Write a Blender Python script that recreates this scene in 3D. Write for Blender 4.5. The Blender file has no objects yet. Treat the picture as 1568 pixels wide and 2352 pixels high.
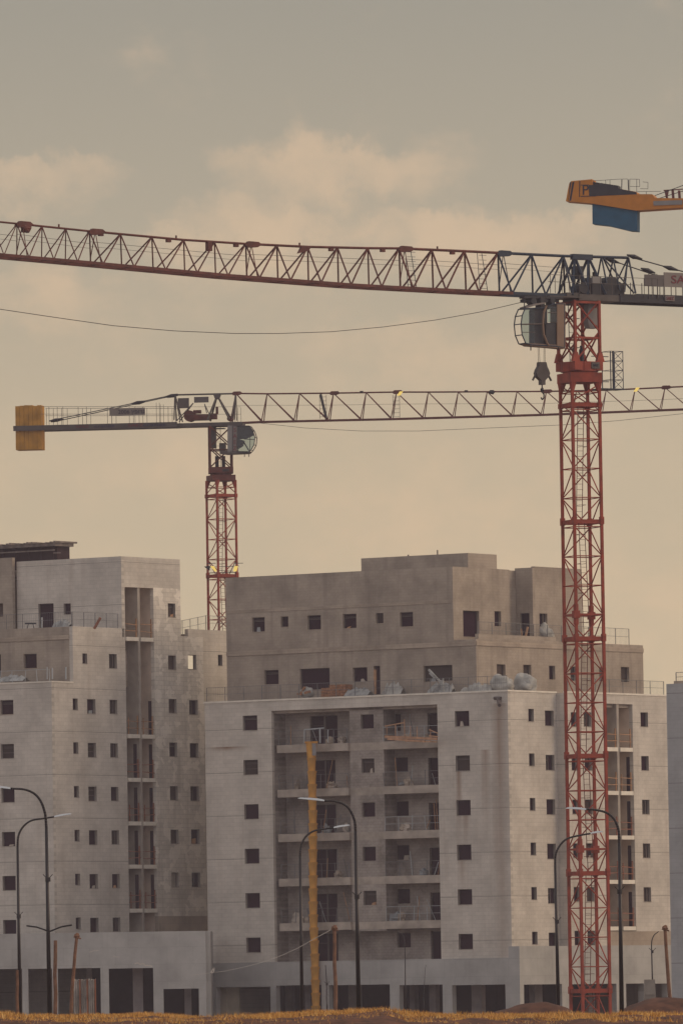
import bpy, math, random
from mathutils import Vector, Matrix, noise
random.seed(7)
rad = math.radians
sc = bpy.context.scene
COL = sc.collection
# ------------------------------------------------------------------ camera, world, sun, exposure
FPX, CW, CH = 19600.0, 1568.0, 2352.0          # a 300 mm lens on a 36 mm tall frame, in units of the measuring grid
CAMZ, PITCH, ROLL = 2.3, 3.255, 0.9
cam_d = bpy.data.cameras.new('camera'); cam = bpy.data.objects.new('camera', cam_d); COL.objects.link(cam)
cam_d.sensor_fit = 'VERTICAL'; cam_d.sensor_height = 36; cam_d.lens = 36 * FPX / CH
cam_d.clip_start = 1; cam_d.clip_end = 20000
CAMR = Matrix.Rotation(rad(90 + PITCH), 3, 'X') @ Matrix.Rotation(rad(-ROLL), 3, 'Z')
CAMP = Vector((0, 0, CAMZ))
cam.matrix_world = Matrix.Translation(CAMP) @ CAMR.to_4x4()
sc.camera = cam
sc.view_settings.view_transform = 'Standard'; sc.view_settings.look = 'None'
sc.view_settings.exposure = 0.0; sc.view_settings.gamma = 1
sc.cycles.use_denoising = True
sc.cycles.max_bounces = 6; sc.cycles.diffuse_bounces = 3; sc.cycles.volume_bounces = 1; sc.cycles.transparent_max_bounces = 16
sc.cycles.volume_step_rate = 4

def ray(px, py):
    return CAMR @ Vector(((px - CW/2)/FPX, -(py - CH/2)/FPX, -1))
def at(px, py, Y):
    d = ray(px, py); return CAMP + d * (Y / d.y)

SUN_EL, SUN_AZ = 26, 68     # azimuth measured clockwise from +Y: to the right of the view, a little behind the buildings
world = bpy.data.worlds.new('World'); sc.world = world; world.use_nodes = True
nt = world.node_tree; nt.nodes.clear()
def N(t, typ, **kw):
    n = t.nodes.new(typ)
    for k, v in kw.items(): setattr(n, k, v)
    return n
def math_node(t, op, a, b=None, c=None, clamp=False):
    n = t.nodes.new('ShaderNodeMath'); n.operation = op; n.use_clamp = clamp
    for i, v in enumerate((a, b, c)):
        if v is None: continue
        if isinstance(v, (int, float)): n.inputs[i].default_value = v
        else: t.links.new(v, n.inputs[i])
    return n.outputs[0]
def mix_col(t, fac, a, b, mode='MIX'):
    n = t.nodes.new('ShaderNodeMix'); n.data_type = 'RGBA'; n.blend_type = mode
    for sock, v in ((n.inputs[0], fac), (n.inputs[6], a), (n.inputs[7], b)):
        if isinstance(v, (int, float)): sock.default_value = v
        elif isinstance(v, tuple): sock.default_value = (*v, 1) if len(v) == 3 else v
        else: t.links.new(v, sock)
    return n.outputs[2]
def ramp(t, fac, stops, interp='LINEAR'):
    n = t.nodes.new('ShaderNodeValToRGB'); cr = n.color_ramp; cr.interpolation = interp
    while len(cr.elements) < len(stops): cr.elements.new(0.5)
    for e, (p, c) in zip(cr.elements, stops): e.position = p; e.color = (*c, 1)
    t.links.new(fac, n.inputs[0]); return n.outputs[0]
def build_world():
    t = nt
    out = N(t, 'ShaderNodeOutputWorld'); bg = N(t, 'ShaderNodeBackground')
    sky = N(t, 'ShaderNodeTexSky'); sky.sky_type = 'NISHITA'; sky.sun_disc = False
    sky.sun_elevation = rad(SUN_EL); sky.sun_rotation = rad(SUN_AZ)
    sky.air_density = 1.5; sky.dust_density = 5; sky.altitude = 0
    tc = N(t, 'ShaderNodeTexCoord'); sep = N(t, 'ShaderNodeSeparateXYZ'); t.links.new(tc.outputs['Generated'], sep.inputs[0])
    # overcast layer: warm beige low down, greyer higher up
    lay = ramp(t, math_node(t, 'MULTIPLY', sep.outputs[2], 5.0, clamp=True), [
        (0.0, (0.560, 0.450, 0.300)), (0.18, (0.545, 0.440, 0.300)), (0.32, (0.505, 0.415, 0.292)),
        (0.44, (0.410, 0.356, 0.268)), (0.58, (0.315, 0.292, 0.240)), (1.0, (0.31, 0.30, 0.28))])
    # cumulus banks seen against it: rounded groups whose edges are broken up by fine noise, crisper above than below
    def nz(scale, detail, rough, zs=1.0):
        mp = N(t, 'ShaderNodeMapping'); mp.inputs['Scale'].default_value = (1, 1, zs); t.links.new(tc.outputs['Generated'], mp.inputs[0])
        n = N(t, 'ShaderNodeTexNoise'); n.inputs['Scale'].default_value = scale; n.inputs['Detail'].default_value = detail; n.inputs['Roughness'].default_value = rough
        t.links.new(mp.outputs[0], n.inputs['Vector']); return n
    nw = nz(170, 7, .62); sw = N(t, 'ShaderNodeSeparateXYZ'); t.links.new(nw.outputs['Color'], sw.inputs[0])
    WX = math_node(t, 'ADD', sep.outputs[0], math_node(t, 'MULTIPLY', math_node(t, 'SUBTRACT', sw.outputs[0], .5), .010))
    WZ = math_node(t, 'ADD', sep.outputs[2], math_node(t, 'MULTIPLY', math_node(t, 'SUBTRACT', sw.outputs[1], .5), .010))
    val = None
    for px, py, rx, rz, amp in CLOUDS:
        c = ray(px, py).normalized()
        dx = math_node(t, 'MULTIPLY', math_node(t, 'SUBTRACT', WX, c.x), FPX/rx)
        dz = math_node(t, 'MULTIPLY', math_node(t, 'SUBTRACT', WZ, c.z), FPX/rz)
        dz = math_node(t, 'ADD', math_node(t, 'MULTIPLY', math_node(t, 'MINIMUM', dz, 0.0), .42), math_node(t, 'MULTIPLY', math_node(t, 'MAXIMUM', dz, 0.0), 1.25))
        d2 = math_node(t, 'ADD', math_node(t, 'MULTIPLY', dx, dx), math_node(t, 'MULTIPLY', dz, dz))
        g = math_node(t, 'MULTIPLY', math_node(t, 'SUBTRACT', 1.0, d2, clamp=True), amp)
        val = g if val is None else math_node(t, 'ADD', val, g)
    val = math_node(t, 'MULTIPLY', val, math_node(t, 'GREATER_THAN', sep.outputs[1], 0.0))
    big = nz(30, 6, .55, 2.0); fine = nz(150, 6, .6, 1.3)
    tex = math_node(t, 'ADD', math_node(t, 'MULTIPLY', math_node(t, 'SUBTRACT', big.outputs[0], .5), 1.1), math_node(t, 'MULTIPLY', math_node(t, 'SUBTRACT', fine.outputs[0], .5), .62))
    low = ramp(t, math_node(t, 'MULTIPLY', sep.outputs[2], 10.0, clamp=True), [(0, (.35,.35,.35)), (.55, (.30, .30, .30)), (.85, (.12, .12, .12)), (1, (.02, .02, .02))])
    val = math_node(t, 'ADD', math_node(t, 'ADD', val, tex), low)
    m = ramp(t, val, [(0.08, (0, 0, 0)), (0.78, (1, 1, 1))], 'EASE')
    cl = mix_col(t, math_node(t, 'MULTIPLY', m, 0.58), lay, (0.700, 0.500, 0.325))
    # the sky away from the sunset side is plain bright overcast
    bk = ramp(t, math_node(t, 'MULTIPLY_ADD', sep.outputs[1], .5, .5), [(0.3, (1, 1, 1)), (0.85, (0, 0, 0))])
    cl = mix_col(t, bk, cl, (0.60, 0.575, 0.57))
    hi = mix_col(t, 0.06, cl, mix_col(t, 1.0, sky.outputs[0], (0.1, 0.1, 0.1), 'MULTIPLY'))
    t.links.new(hi, bg.inputs[0]); bg.inputs[1].default_value = 1.12
    t.links.new(bg.outputs[0], out.inputs[0])
CLOUDS = [(650, 350, 190, 100, .40), (770, 370, 170, 80, .28), (560, 380, 150, 80, .22), (970, 350, 190, 85, .32), (870, 380, 160, 60, .20),
          (1150, 510, 220, 75, .42), (1340, 520, 200, 60, .30), (980, 520, 220, 55, .30), (500, 510, 220, 80, .36), (700, 530, 220, 60, .28), (370, 550, 170, 50, .22),
          (110, 390, 220, 60, .34), (0, 400, 160, 50, .22), (230, 390, 130, 40, .18), (420, 110, 170, 60, .16), (260, 140, 150, 50, .12),
          (250, 700, 320, 80, .25), (900, 790, 420, 70, .25), (600, 640, 400, 60, .2), (60, 640, 260, 60, .25)]
build_world()
sun_d = bpy.data.lights.new('sun', 'SUN'); sun = bpy.data.objects.new('sun', sun_d); COL.objects.link(sun)
sun_d.energy = 1.35; sun_d.angle = rad(38); sun_d.color = (1.0, 0.76, 0.50)
sd = Vector((math.sin(rad(SUN_AZ+22))*math.cos(rad(SUN_EL)), math.cos(rad(SUN_AZ+22))*math.cos(rad(SUN_EL)), math.sin(rad(SUN_EL))))
sun.rotation_euler = sd.to_track_quat('Z', 'Y').to_euler()
sun.location = (0, 0, 100)

# ------------------------------------------------------------------ materials
MATS = {}
def mat(name, color, rough=0.8, metal=0.0, var=0.0, vscale=1.5, bump=0.0, emit=None, spec=0.3):
    m = bpy.data.materials.new(name); m.use_nodes = True; t = m.node_tree
    b = t.nodes['Principled BSDF']; b.inputs['Base Color'].default_value = (*color, 1)
    b.inputs['Roughness'].default_value = rough; b.inputs['Metallic'].default_value = metal
    b.inputs['Specular IOR Level'].default_value = spec
    if var or bump:
        tc = N(t, 'ShaderNodeTexCoord'); nz = N(t, 'ShaderNodeTexNoise'); nz.inputs['Scale'].default_value = vscale; nz.inputs['Detail'].default_value = 6
        t.links.new(tc.outputs['Object'], nz.inputs['Vector'])
        lo = tuple(c*(1-var) for c in color); hi = tuple(min(1, c*(1+var)) for c in color)
        t.links.new(ramp(t, nz.outputs[0], [(0.3, lo), (0.7, hi)]), b.inputs['Base Color'])
        if bump:
            bp = N(t, 'ShaderNodeBump'); bp.inputs['Strength'].default_value = bump; t.links.new(nz.outputs[0], bp.inputs['Height']); t.links.new(bp.outputs[0], b.inputs['Normal'])
    if emit:
        b.inputs['Emission Color'].default_value = (*emit[0], 1); b.inputs['Emission Strength'].default_value = emit[1]
    MATS[name] = m; return m

def wall_mat(name, c1, c2, mortar, bw=0.55, bh=0.28, ms=0.012, stain=0.35, streak=0.3, joint=None, patch=0.0, streakcol=(0.16, 0.12, 0.09), runs=()):
    """stone or block courses in the wall's own (u, height) plane, weather streaks, floor joints every 'joint' = (z0, period)"""
    m = bpy.data.materials.new(name); m.use_nodes = True; t = m.node_tree; b = t.nodes['Principled BSDF']
    b.inputs['Roughness'].default_value = 0.9; b.inputs['Specular IOR Level'].default_value = 0.15
    tc = N(t, 'ShaderNodeTexCoord'); s = N(t, 'ShaderNodeSeparateXYZ'); t.links.new(tc.outputs['Object'], s.inputs[0])
    cb = N(t, 'ShaderNodeCombineXYZ'); t.links.new(s.outputs[0], cb.inputs[0]); t.links.new(s.outputs[2], cb.inputs[1]); t.links.new(s.outputs[1], cb.inputs[2])
    br = N(t, 'ShaderNodeTexBrick'); t.links.new(cb.outputs[0], br.inputs['Vector'])
    br.inputs['Scale'].default_value = 1; br.inputs['Brick Width'].default_value = bw; br.inputs['Row Height'].default_value = bh
    br.inputs['Mortar Size'].default_value = ms; br.inputs['Mortar Smooth'].default_value = 0.3
    br.inputs['Color1'].default_value = (*c1, 1); br.inputs['Color2'].default_value = (*c2, 1); br.inputs['Mortar'].default_value = (*mortar, 1)
    col = br.outputs[0]
    n1 = N(t, 'ShaderNodeTexNoise'); n1.inputs['Scale'].default_value = 0.35; n1.inputs['Detail'].default_value = 8; n1.inputs['Roughness'].default_value = 0.62
    t.links.new(cb.outputs[0], n1.inputs['Vector'])
    d = ramp(t, n1.outputs[0], [(0.35, (1-stain,)*3), (0.62, (1, 1, 1))])
    col = mix_col(t, 1.0, col, d, 'MULTIPLY')
    mp = N(t, 'ShaderNodeMapping'); mp.inputs['Scale'].default_value = (1.9, 0.13, 1); t.links.new(cb.outputs[0], mp.inputs[0])
    n2 = N(t, 'ShaderNodeTexNoise'); n2.inputs['Scale'].default_value = 1.0; n2.inputs['Detail'].default_value = 5; t.links.new(mp.outputs[0], n2.inputs['Vector'])
    k = math_node(t, 'MULTIPLY', math_node(t, 'SUBTRACT', n2.outputs[0], 0.52, clamp=True), 5.0*streak, clamp=True)
    col = mix_col(t, k, col, streakcol)
    if patch:
        n3 = N(t, 'ShaderNodeTexNoise'); n3.inputs['Scale'].default_value = 0.8; n3.inputs['Detail'].default_value = 3
        t.links.new(cb.outputs[0], n3.inputs['Vector'])
        pk = math_node(t, 'MULTIPLY', math_node(t, 'GREATER_THAN', n3.outputs[0], 0.55), patch)
        col = mix_col(t, pk, col, tuple(min(1, x*1.5) for x in c2))
    for (ru, rz, rl, rw, ra) in runs:      # rust and water runs below sills and spouts
        du = math_node(t, 'ABSOLUTE', math_node(t, 'ADD', math_node(t, 'SUBTRACT', s.outputs[0], ru), math_node(t, 'MULTIPLY', math_node(t, 'SUBTRACT', n2.outputs[0], .5), .35)))
        a_ = math_node(t, 'SUBTRACT', 1.0, math_node(t, 'DIVIDE', du, rw), clamp=True)
        dz = math_node(t, 'DIVIDE', math_node(t, 'SUBTRACT', rz, s.outputs[2]), rl)
        b_ = math_node(t, 'MULTIPLY', math_node(t, 'GREATER_THAN', dz, 0.0), math_node(t, 'SUBTRACT', 1.0, dz, clamp=True))
        kk = math_node(t, 'MULTIPLY', math_node(t, 'MULTIPLY', a_, b_), math_node(t, 'MULTIPLY', n1.outputs[0], ra*1.8), clamp=True)
        col = mix_col(t, kk, col, (0.24, 0.15, 0.10))
    if joint:
        nj = N(t, 'ShaderNodeTexNoise'); nj.inputs['Scale'].default_value = 0.6; t.links.new(cb.outputs[0], nj.inputs['Vector'])
        zz = math_node(t, 'ADD', s.outputs[2], math_node(t, 'MULTIPLY', math_node(t, 'SUBTRACT', nj.outputs[0], 0.5), 0.06))
        f = math_node(t, 'FRACT', math_node(t, 'DIVIDE', math_node(t, 'SUBTRACT', zz, joint[0] - 100*joint[1]), joint[1]))
        jk = math_node(t, 'LESS_THAN', f, 0.055/joint[1])
        jk2 = math_node(t, 'MULTIPLY', jk, math_node(t, 'ADD', 0.05, math_node(t, 'MULTIPLY', n1.outputs[0], 0.8)), clamp=True)
        col = mix_col(t, jk2, col, (0.10, 0.085, 0.075))
    t.links.new(col, b.inputs['Base Color'])
    nb = N(t, 'ShaderNodeTexNoise'); nb.inputs['Scale'].default_value = 9; nb.inputs['Detail'].default_value = 4; t.links.new(cb.outputs[0], nb.inputs['Vector'])
    bp = N(t, 'ShaderNodeBump'); bp.inputs['Strength'].default_value = 0.25; bp.inputs['Distance'].default_value = 0.03
    t.links.new(math_node(t, 'SUBTRACT', nb.outputs[0], br.outputs['Fac']), bp.inputs['Height']); t.links.new(bp.outputs[0], b.inputs['Normal'])
    MATS[name] = m; return m

# ------------------------------------------------------------------ mesh helpers
class MB:
    def __init__(s): s.v = []; s.f = []; s.m = []
    def face(s, pts, m=0):
        i = len(s.v); s.v += [tuple(p) for p in pts]; s.f.append(tuple(range(i, i+len(pts)))); s.m.append(m)
    def box(s, a, b, m=0):
        x0, x1 = sorted((a[0], b[0])); y0, y1 = sorted((a[1], b[1])); z0, z1 = sorted((a[2], b[2]))
        i = len(s.v)
        s.v += [(x0,y0,z0),(x1,y0,z0),(x1,y1,z0),(x0,y1,z0),(x0,y0,z1),(x1,y0,z1),(x1,y1,z1),(x0,y1,z1)]
        for q in ((0,3,2,1),(4,5,6,7),(0,1,5,4),(1,2,6,5),(2,3,7,6),(3,0,4,7)): s.f.append(tuple(i+k for k in q)); s.m.append(m)
    def bar(s, p, q, r, n=6, m=0, r2=None):
        p = Vector(p); q = Vector(q); d = q - p
        if d.length < 1e-6: return
        d.normalize(); a = d.orthogonal().normalized(); 
        if abs(d.z) < 0.99:
            a = d.cross(Vector((0,0,1))).normalized()
        else: a = Vector((1,0,0))
        b = d.cross(a).normalized(); i = len(s.v); r2 = r if r2 is None else r2
        off = math.pi/4 if n == 4 else 0
        for c, rr in ((p, r), (q, r2)):
            for k in range(n):
                t = 2*math.pi*k/n + off; s.v.append(tuple(c + a*(math.cos(t)*rr) + b*(math.sin(t)*rr)))
        for k in range(n): s.f.append((i+k, i+(k+1)%n, i+n+(k+1)%n, i+n+k)); s.m.append(m)
        s.f.append(tuple(i+k for k in reversed(range(n)))); s.m.append(m); s.f.append(tuple(i+n+k for k in range(n))); s.m.append(m)
    def tube(s, pts, r, n=6, m=0, r2=None):
        L = len(pts) - 1
        for k in range(L):
            ra = r if r2 is None else r + (r2-r)*k/L; rb = r if r2 is None else r + (r2-r)*(k+1)/L
            s.bar(pts[k], pts[k+1], ra, n, m, rb)
    def prism(s, prof, y0, y1, m=0):
        """profile of (x, z) points pulled from y0 to y1"""
        n = len(prof); i = len(s.v)
        s.v += [(x, y0, z) for x, z in prof] + [(x, y1, z) for x, z in prof]
        s.f.append(tuple(range(i, i+n))); s.m.append(m); s.f.append(tuple(i+n+k for k in reversed(range(n)))); s.m.append(m)
        for k in range(n): s.f.append((i+(k+1)%n, i+k, i+n+k, i+n+(k+1)%n)); s.m.append(m)
    def blob(s, c, r, m=0, seed=0, amp=.25, seg=12, rings=8):
        i = len(s.v)
        for a in range(rings+1):
            th = math.pi*a/rings
            for b_ in range(seg):
                ph = 2*math.pi*b_/seg
                d = Vector((math.sin(th)*math.cos(ph), math.sin(th)*math.sin(ph), math.cos(th)))
                k = 1 + amp*noise.noise(d*1.7 + Vector((seed*3.1, seed, 0)))*2 + amp*.5*abs(noise.noise(d*5 + Vector((seed, 0, 2))))
                s.v.append((c[0]+d.x*r[0]*k, c[1]+d.y*r[1]*k, c[2]+d.z*r[2]*k))
        for a in range(rings):
            for b_ in range(seg): s.f.append((i+a*seg+b_, i+(a+1)*seg+b_, i+(a+1)*seg+(b_+1)%seg, i+a*seg+(b_+1)%seg)); s.m.append(m)
    def mesh(s, name):
        me = bpy.data.meshes.new(name); me.from_pydata(s.v, [], s.f); me.update()
        me.polygons.foreach_set('material_index', s.m)
        return me
def obj(name, mb, mats, parent=None, loc=(0,0,0), rotz=0.0, label=None, smooth=False, world=None):
    me = mb.mesh(name) if isinstance(mb, MB) else mb
    if not me.materials:
        for m in (mats if isinstance(mats, (list, tuple)) else [mats]): me.materials.append(m)
    if smooth: me.polygons.foreach_set('use_smooth', [True]*len(me.polygons))
    o = bpy.data.objects.new(name, me); COL.objects.link(o); o.parent = parent
    o.location = loc; o.rotation_euler = (0, 0, rotz)
    if world is not None:
        Mw = (FRAMES[parent.name].I @ world) if parent else world
        o.location = Mw.to_translation(); o.rotation_euler = Mw.to_euler()
    if label: o['label'] = label
    return o
def tag(o, label, cat=None, group=None, kind=None):
    if label: o['label'] = label
    if cat: o['category'] = cat
    if group: o['group'] = group
    if kind: o['kind'] = kind
    return o
def text_mb(s, size, body_w=None):
    """lettering as real geometry: (vertices, faces) in the x-z plane, facing -y, centred"""
    cu = bpy.data.curves.new('lettering', 'FONT'); cu.body = s; cu.size = size; cu.extrude = 0.01; cu.align_x = 'CENTER'; cu.align_y = 'CENTER'
    o = bpy.data.objects.new('lettering', cu); COL.objects.link(o)
    bpy.context.view_layer.update()
    me = bpy.data.meshes.new_from_object(o.evaluated_get(bpy.context.evaluated_depsgraph_get()))
    bpy.data.objects.remove(o); bpy.data.curves.remove(cu)
    xs = [v.co.x for v in me.vertices]; k = 1.0
    if body_w and xs: k = body_w/(max(xs)-min(xs))
    for v in me.vertices: x, y, z = v.co; v.co = (x*k, -z, y)
    me.materials.clear()
    return me

FRAMES = {}
class Frame:
    """a thing standing on the ground with its own axes; turns points of the survey grid into its local coordinates"""
    def __init__(s, name, px, py, Y, theta, z=0.0):
        p = at(px, py, Y); s.e = bpy.data.objects.new(name, None); COL.objects.link(s.e)
        s.e.location = (p.x, p.y, z); s.e.rotation_euler = (0, 0, rad(theta)); s.th = rad(theta)
        s.M = Matrix.Translation((p.x, p.y, z)) @ Matrix.Rotation(s.th, 4, 'Z'); s.I = s.M.inverted()
        FRAMES[s.e.name] = s
    def _ray(s, px, py):
        return s.I @ CAMP, s.I.to_3x3() @ ray(px, py)
    def F(s, px, py, off=0.0):
        o, d = s._ray(px, py); k = (off - o.y)/d.y; return (o.x + d.x*k, o.z + d.z*k)
    def R(s, px, py, off=0.0):
        o, d = s._ray(px, py); k = (off - o.x)/d.x; return (o.y + d.y*k, o.z + d.z*k)
    def hit(s, face, px, py, off): return s.F(px, py, off) if face == 'F' else s.R(px, py, off)

# building materials
M_clad_cool = wall_mat('pale_stone_cladding', (0.625, 0.565, 0.505), (0.575, 0.52, 0.465), (0.49, 0.445, 0.40), stain=0.25, streak=0.16, joint=(3.0, 3.07), streakcol=(0.27,0.19,0.14))
M_tile = wall_mat('patchy_stone_cladding', (0.76, 0.69, 0.61), (0.67, 0.61, 0.545), (0.56, 0.505, 0.45), bw=0.6, bh=0.32, ms=0.02, stain=0.25, streak=0.25, patch=0.35, streakcol=(0.2,0.16,0.13))
M_bare = wall_mat('bare_blockwork', (0.415, 0.345, 0.285), (0.385, 0.32, 0.265), (0.34, 0.285, 0.235), bw=0.4, bh=0.2, ms=0.01, stain=0.32, streak=0.25, streakcol=(0.10,0.08,0.075))
M_band = wall_mat('bare_concrete_band', (0.44, 0.36, 0.29), (0.41, 0.335, 0.275), (0.33, 0.27, 0.22), bw=1.2, bh=0.6, ms=0.01, stain=0.35, streak=0.3)
M_recess = wall_mat('balcony_blockwork', (0.40, 0.345, 0.31), (0.36, 0.315, 0.285), (0.31, 0.27, 0.245), bw=0.4, bh=0.2, ms=0.02, stain=0.5, streak=0.2, patch=0.15)
M_pod = wall_mat('poured_concrete', (0.44, 0.425, 0.41), (0.415, 0.40, 0.39), (0.33, 0.32, 0.31), bw=1.8, bh=1.2, ms=0.01, stain=0.25, streak=0.12, streakcol=(0.2,0.18,0.16))
M_slab = mat('slab_edge_concrete', (0.37, 0.315, 0.27), var=0.25, vscale=1.2)
M_white = mat('white_slab_edge', (0.70, 0.64, 0.56), var=0.1)
M_dark = mat('painted_dark_room', (0.030, 0.013, 0.022), rough=1, spec=0)  # these three put the darkness of unlit rooms into a sheet's colour
M_dark2 = mat('painted_dim_room', (0.06, 0.045, 0.042), rough=1, spec=0)
M_dark3 = mat('painted_faint_room', (0.10, 0.075, 0.065), rough=1, spec=0, var=.4, vscale=1)
M_tarpish = mat('dusty_plastic', (0.22, 0.23, 0.24), rough=.5, var=.3)
wrnd = random.Random(21)
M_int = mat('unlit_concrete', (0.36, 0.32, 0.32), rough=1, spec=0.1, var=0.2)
M_intd = mat('painted_shade_concrete', (0.045, 0.028, 0.032), rough=1, spec=0.1, var=0.2)  # near-black colour puts the interior's shade into the concrete
M_frame = mat('window_frame_metal', (0.10, 0.08, 0.075), rough=0.6)
M_rail = mat('galvanised_rail', (0.16, 0.16, 0.165), rough=0.5, metal=0.3)
M_railp = mat('pale_prop_steel', (0.38, 0.40, 0.42), rough=0.5, metal=0.2)
M_wood = mat('formwork_timber', (0.36, 0.20, 0.11), var=0.3, vscale=3)
M_rust = mat('rusty_props', (0.25, 0.10, 0.06), var=0.3, vscale=3)
M_lintel = mat('cream_render', (0.52, 0.45, 0.35), var=0.12)

# ------------------------------------------------------------------ walls and windows
WCACHE = {}
def window_meshes(w, h, style):
    key = (round(w, 2), round(h, 2), style)
    if key in WCACHE: return WCACHE[key]
    w, h = key[0], key[1]; a, b, D = w/2 - .002, h/2 - .002, 0.27
    m = MB()
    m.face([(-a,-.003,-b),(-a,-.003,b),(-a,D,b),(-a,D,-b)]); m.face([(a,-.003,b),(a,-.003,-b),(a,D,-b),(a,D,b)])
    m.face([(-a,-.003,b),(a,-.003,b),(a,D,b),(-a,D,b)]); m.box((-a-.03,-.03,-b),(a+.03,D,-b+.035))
    f = MB(); fr = 0.035
    f.box((-a,.2,-b+.035),(-a+fr,.25,b)); f.box((a-fr,.2,-b+.035),(a,.25,b)); f.box((-a+fr,.2,b-fr),(a-fr,.25,b))
    if style in (1, 4): f.box((-a+fr,.17,b-.30),(a-fr,.235,b-.25)); f.box((-a+fr,.19,b-.20),(a-fr,.235,b-.17))
    if style == 2: f.box((a*.25,.15,-b+.035),(a*.45,.235,b-fr))
    if style == 4: f.box((-a+fr,.17,-.12),(a-fr,.235,-.07))
    if style == 5: f.box((-a*.1,.18,-b+.035),(a*.05,.24,b-fr)); f.box((-a+fr,.18,b*.3),(-a*.1,.24,b*.3+.04))
    p = None
    if style != 9:
        p = MB(); p.face([(-a,.26,-b),(a,.26,-b),(a,.26,b),(-a,.26,b)]); p = p.mesh('pane')  # flat sheet closing the empty opening, mostly coloured as the dark room
    WCACHE[key] = (m.mesh('window'), f.mesh('frame'), p); return WCACHE[key]
wn = [0]
def add_window(b, face, off, u, z, w, h, style=0, revmat=None, pane=None, name='window'):
    mw, mf, mp = window_meshes(w, h, style); wn[0] += 1
    if face == 'F': loc, rz = (u, off, z), 0
    else: loc, rz = (off, u, z), math.pi/2
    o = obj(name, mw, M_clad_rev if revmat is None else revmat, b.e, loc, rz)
    obj('frame', mf, M_frame, o)
    if mp is not None:
        r_ = wrnd.random()
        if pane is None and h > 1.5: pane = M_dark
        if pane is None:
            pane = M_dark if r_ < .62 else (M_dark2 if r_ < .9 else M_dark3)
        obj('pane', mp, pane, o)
        if pane is not M_blocked and w > .9 and h < 1.5 and wrnd.random() < .22:      # a board or a torn sheet left in the opening
            hh = wrnd.uniform(.15, .45); xx = wrnd.uniform(-.3, .1)*w
            bb = MB(); bb.prism([(xx, -h/2+.04), (xx+wrnd.uniform(.25, .5), -h/2+.04), (xx+wrnd.uniform(.2, .5), -h/2+hh), (xx+.05, -h/2+hh*wrnd.uniform(.6, 1))], .10, .15); obj('leftover_board', bb, wrnd.choice([M_wood, M_tarpish, M_slab]), o)
    return o
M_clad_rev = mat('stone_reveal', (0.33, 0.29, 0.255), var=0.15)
M_blocked = mat('bricked_up_opening', (0.42, 0.38, 0.33), var=0.15, vscale=2)

def wall(b, name, face, off, u0, u1, z0, z1, wins=(), holes=(), m=None, thick=0.3, label=None, u_m=None):
    """a wall in plane F (facing -y) or R (facing +x) of the building with every opening cut through it"""
    rects = [(u - w/2, u + w/2, z - h/2, z + h/2) for (u, z, w, h, *_) in wins] + list(holes)
    us = sorted({round(v, 4) for v in [u0, u1] + [r[0] for r in rects] + [r[1] for r in rects] if u0 - 1e-4 <= v <= u1 + 1e-4})
    zs = sorted({round(v, 4) for v in [z0, z1] + [r[2] for r in rects] + [r[3] for r in rects] if z0 - 1e-4 <= v <= z1 + 1e-4})
    nu, nz = len(us) - 1, len(zs) - 1
    solid = [[not any(r[0] - 1e-3 < (us[i]+us[i+1])/2 < r[1] + 1e-3 and r[2] - 1e-3 < (zs[j]+zs[j+1])/2 < r[3] + 1e-3 for r in rects) for j in range(nz)] for i in range(nu)]
    mb = MB(); S = lambda i, j: 0 <= i < nu and 0 <= j < nz and solid[i][j]
    for i in range(nu):
        for j in range(nz):
            if not solid[i][j]: continue
            a, c, d, e = us[i], us[i+1], zs[j], zs[j+1]
            mb.face([(a,0,d),(c,0,d),(c,0,e),(a,0,e)]); mb.face([(c,thick,d),(a,thick,d),(a,thick,e),(c,thick,e)])
            if not S(i-1, j): mb.face([(a,thick,d),(a,0,d),(a,0,e),(a,thick,e)])
            if not S(i+1, j): mb.face([(c,0,d),(c,thick,d),(c,thick,e),(c,0,e)])
            if not S(i, j-1): mb.face([(a,thick,d),(c,thick,d),(c,0,d),(a,0,d)])
            if not S(i, j+1): mb.face([(a,0,e),(c,0,e),(c,thick,e),(a,thick,e)])
    if face == 'F': o = obj(name, mb, m, b.e, (0, off, 0), 0, label)
    else: o = obj(name, mb, m, b.e, (off, 0, 0), math.pi/2, label)
    for wv in wins:
        u, z, w, h = wv[:4]; st = wv[4] if len(wv) > 4 else 0; kw = wv[5] if len(wv) > 5 else {}
        add_window(b, face, off, u, z, w, h, st, **kw)
    return o
def win(b, face, off, x0, x1, y0, y1, style=0, **kw):
    """one window from its edges"""
    ua, za = b.hit(face, x0, (y0+y1)/2, off); ub, zb = b.hit(face, x1, (y0+y1)/2, off)
    _, zt = b.hit(face, (x0+x1)/2, y0, off); _, zl = b.hit(face, (x0+x1)/2, y1, off)
    return (round((ua+ub)/2, 2), round((zt+zl)/2, 2), round(abs(ub-ua), 2), round(abs(zt-zl), 2), style, kw)
def column(b, face, off, p0, p1, n, wpx, hpx, styles=(0,), **kw):
    A = win(b, face, off, p0[0]-wpx/2, p0[0]+wpx/2, p0[1]-hpx/2, p0[1]+hpx/2); B = win(b, face, off, p1[0]-wpx/2, p1[0]+wpx/2, p1[1]-hpx/2, p1[1]+hpx/2)
    u = (A[0]+B[0])/2; out = []
    print('column', round(A[0]-B[0], 2), 'floor', round((A[1]-B[1])/(n-1), 3), 'size', A[2], A[3])
    for k in range(n):
        out.append((u, A[1] + (B[1]-A[1])*k/(n-1), A[2], A[3], styles[k % len(styles)], dict(kw)))
    return out
def slab(b, name, x0, x1, y0, y1, z0, z1, m, label=None):
    mb = MB(); mb.box((x0,y0,z0),(x1,y1,z1)); return obj(name, mb, m, b.e, label=label)
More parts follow.
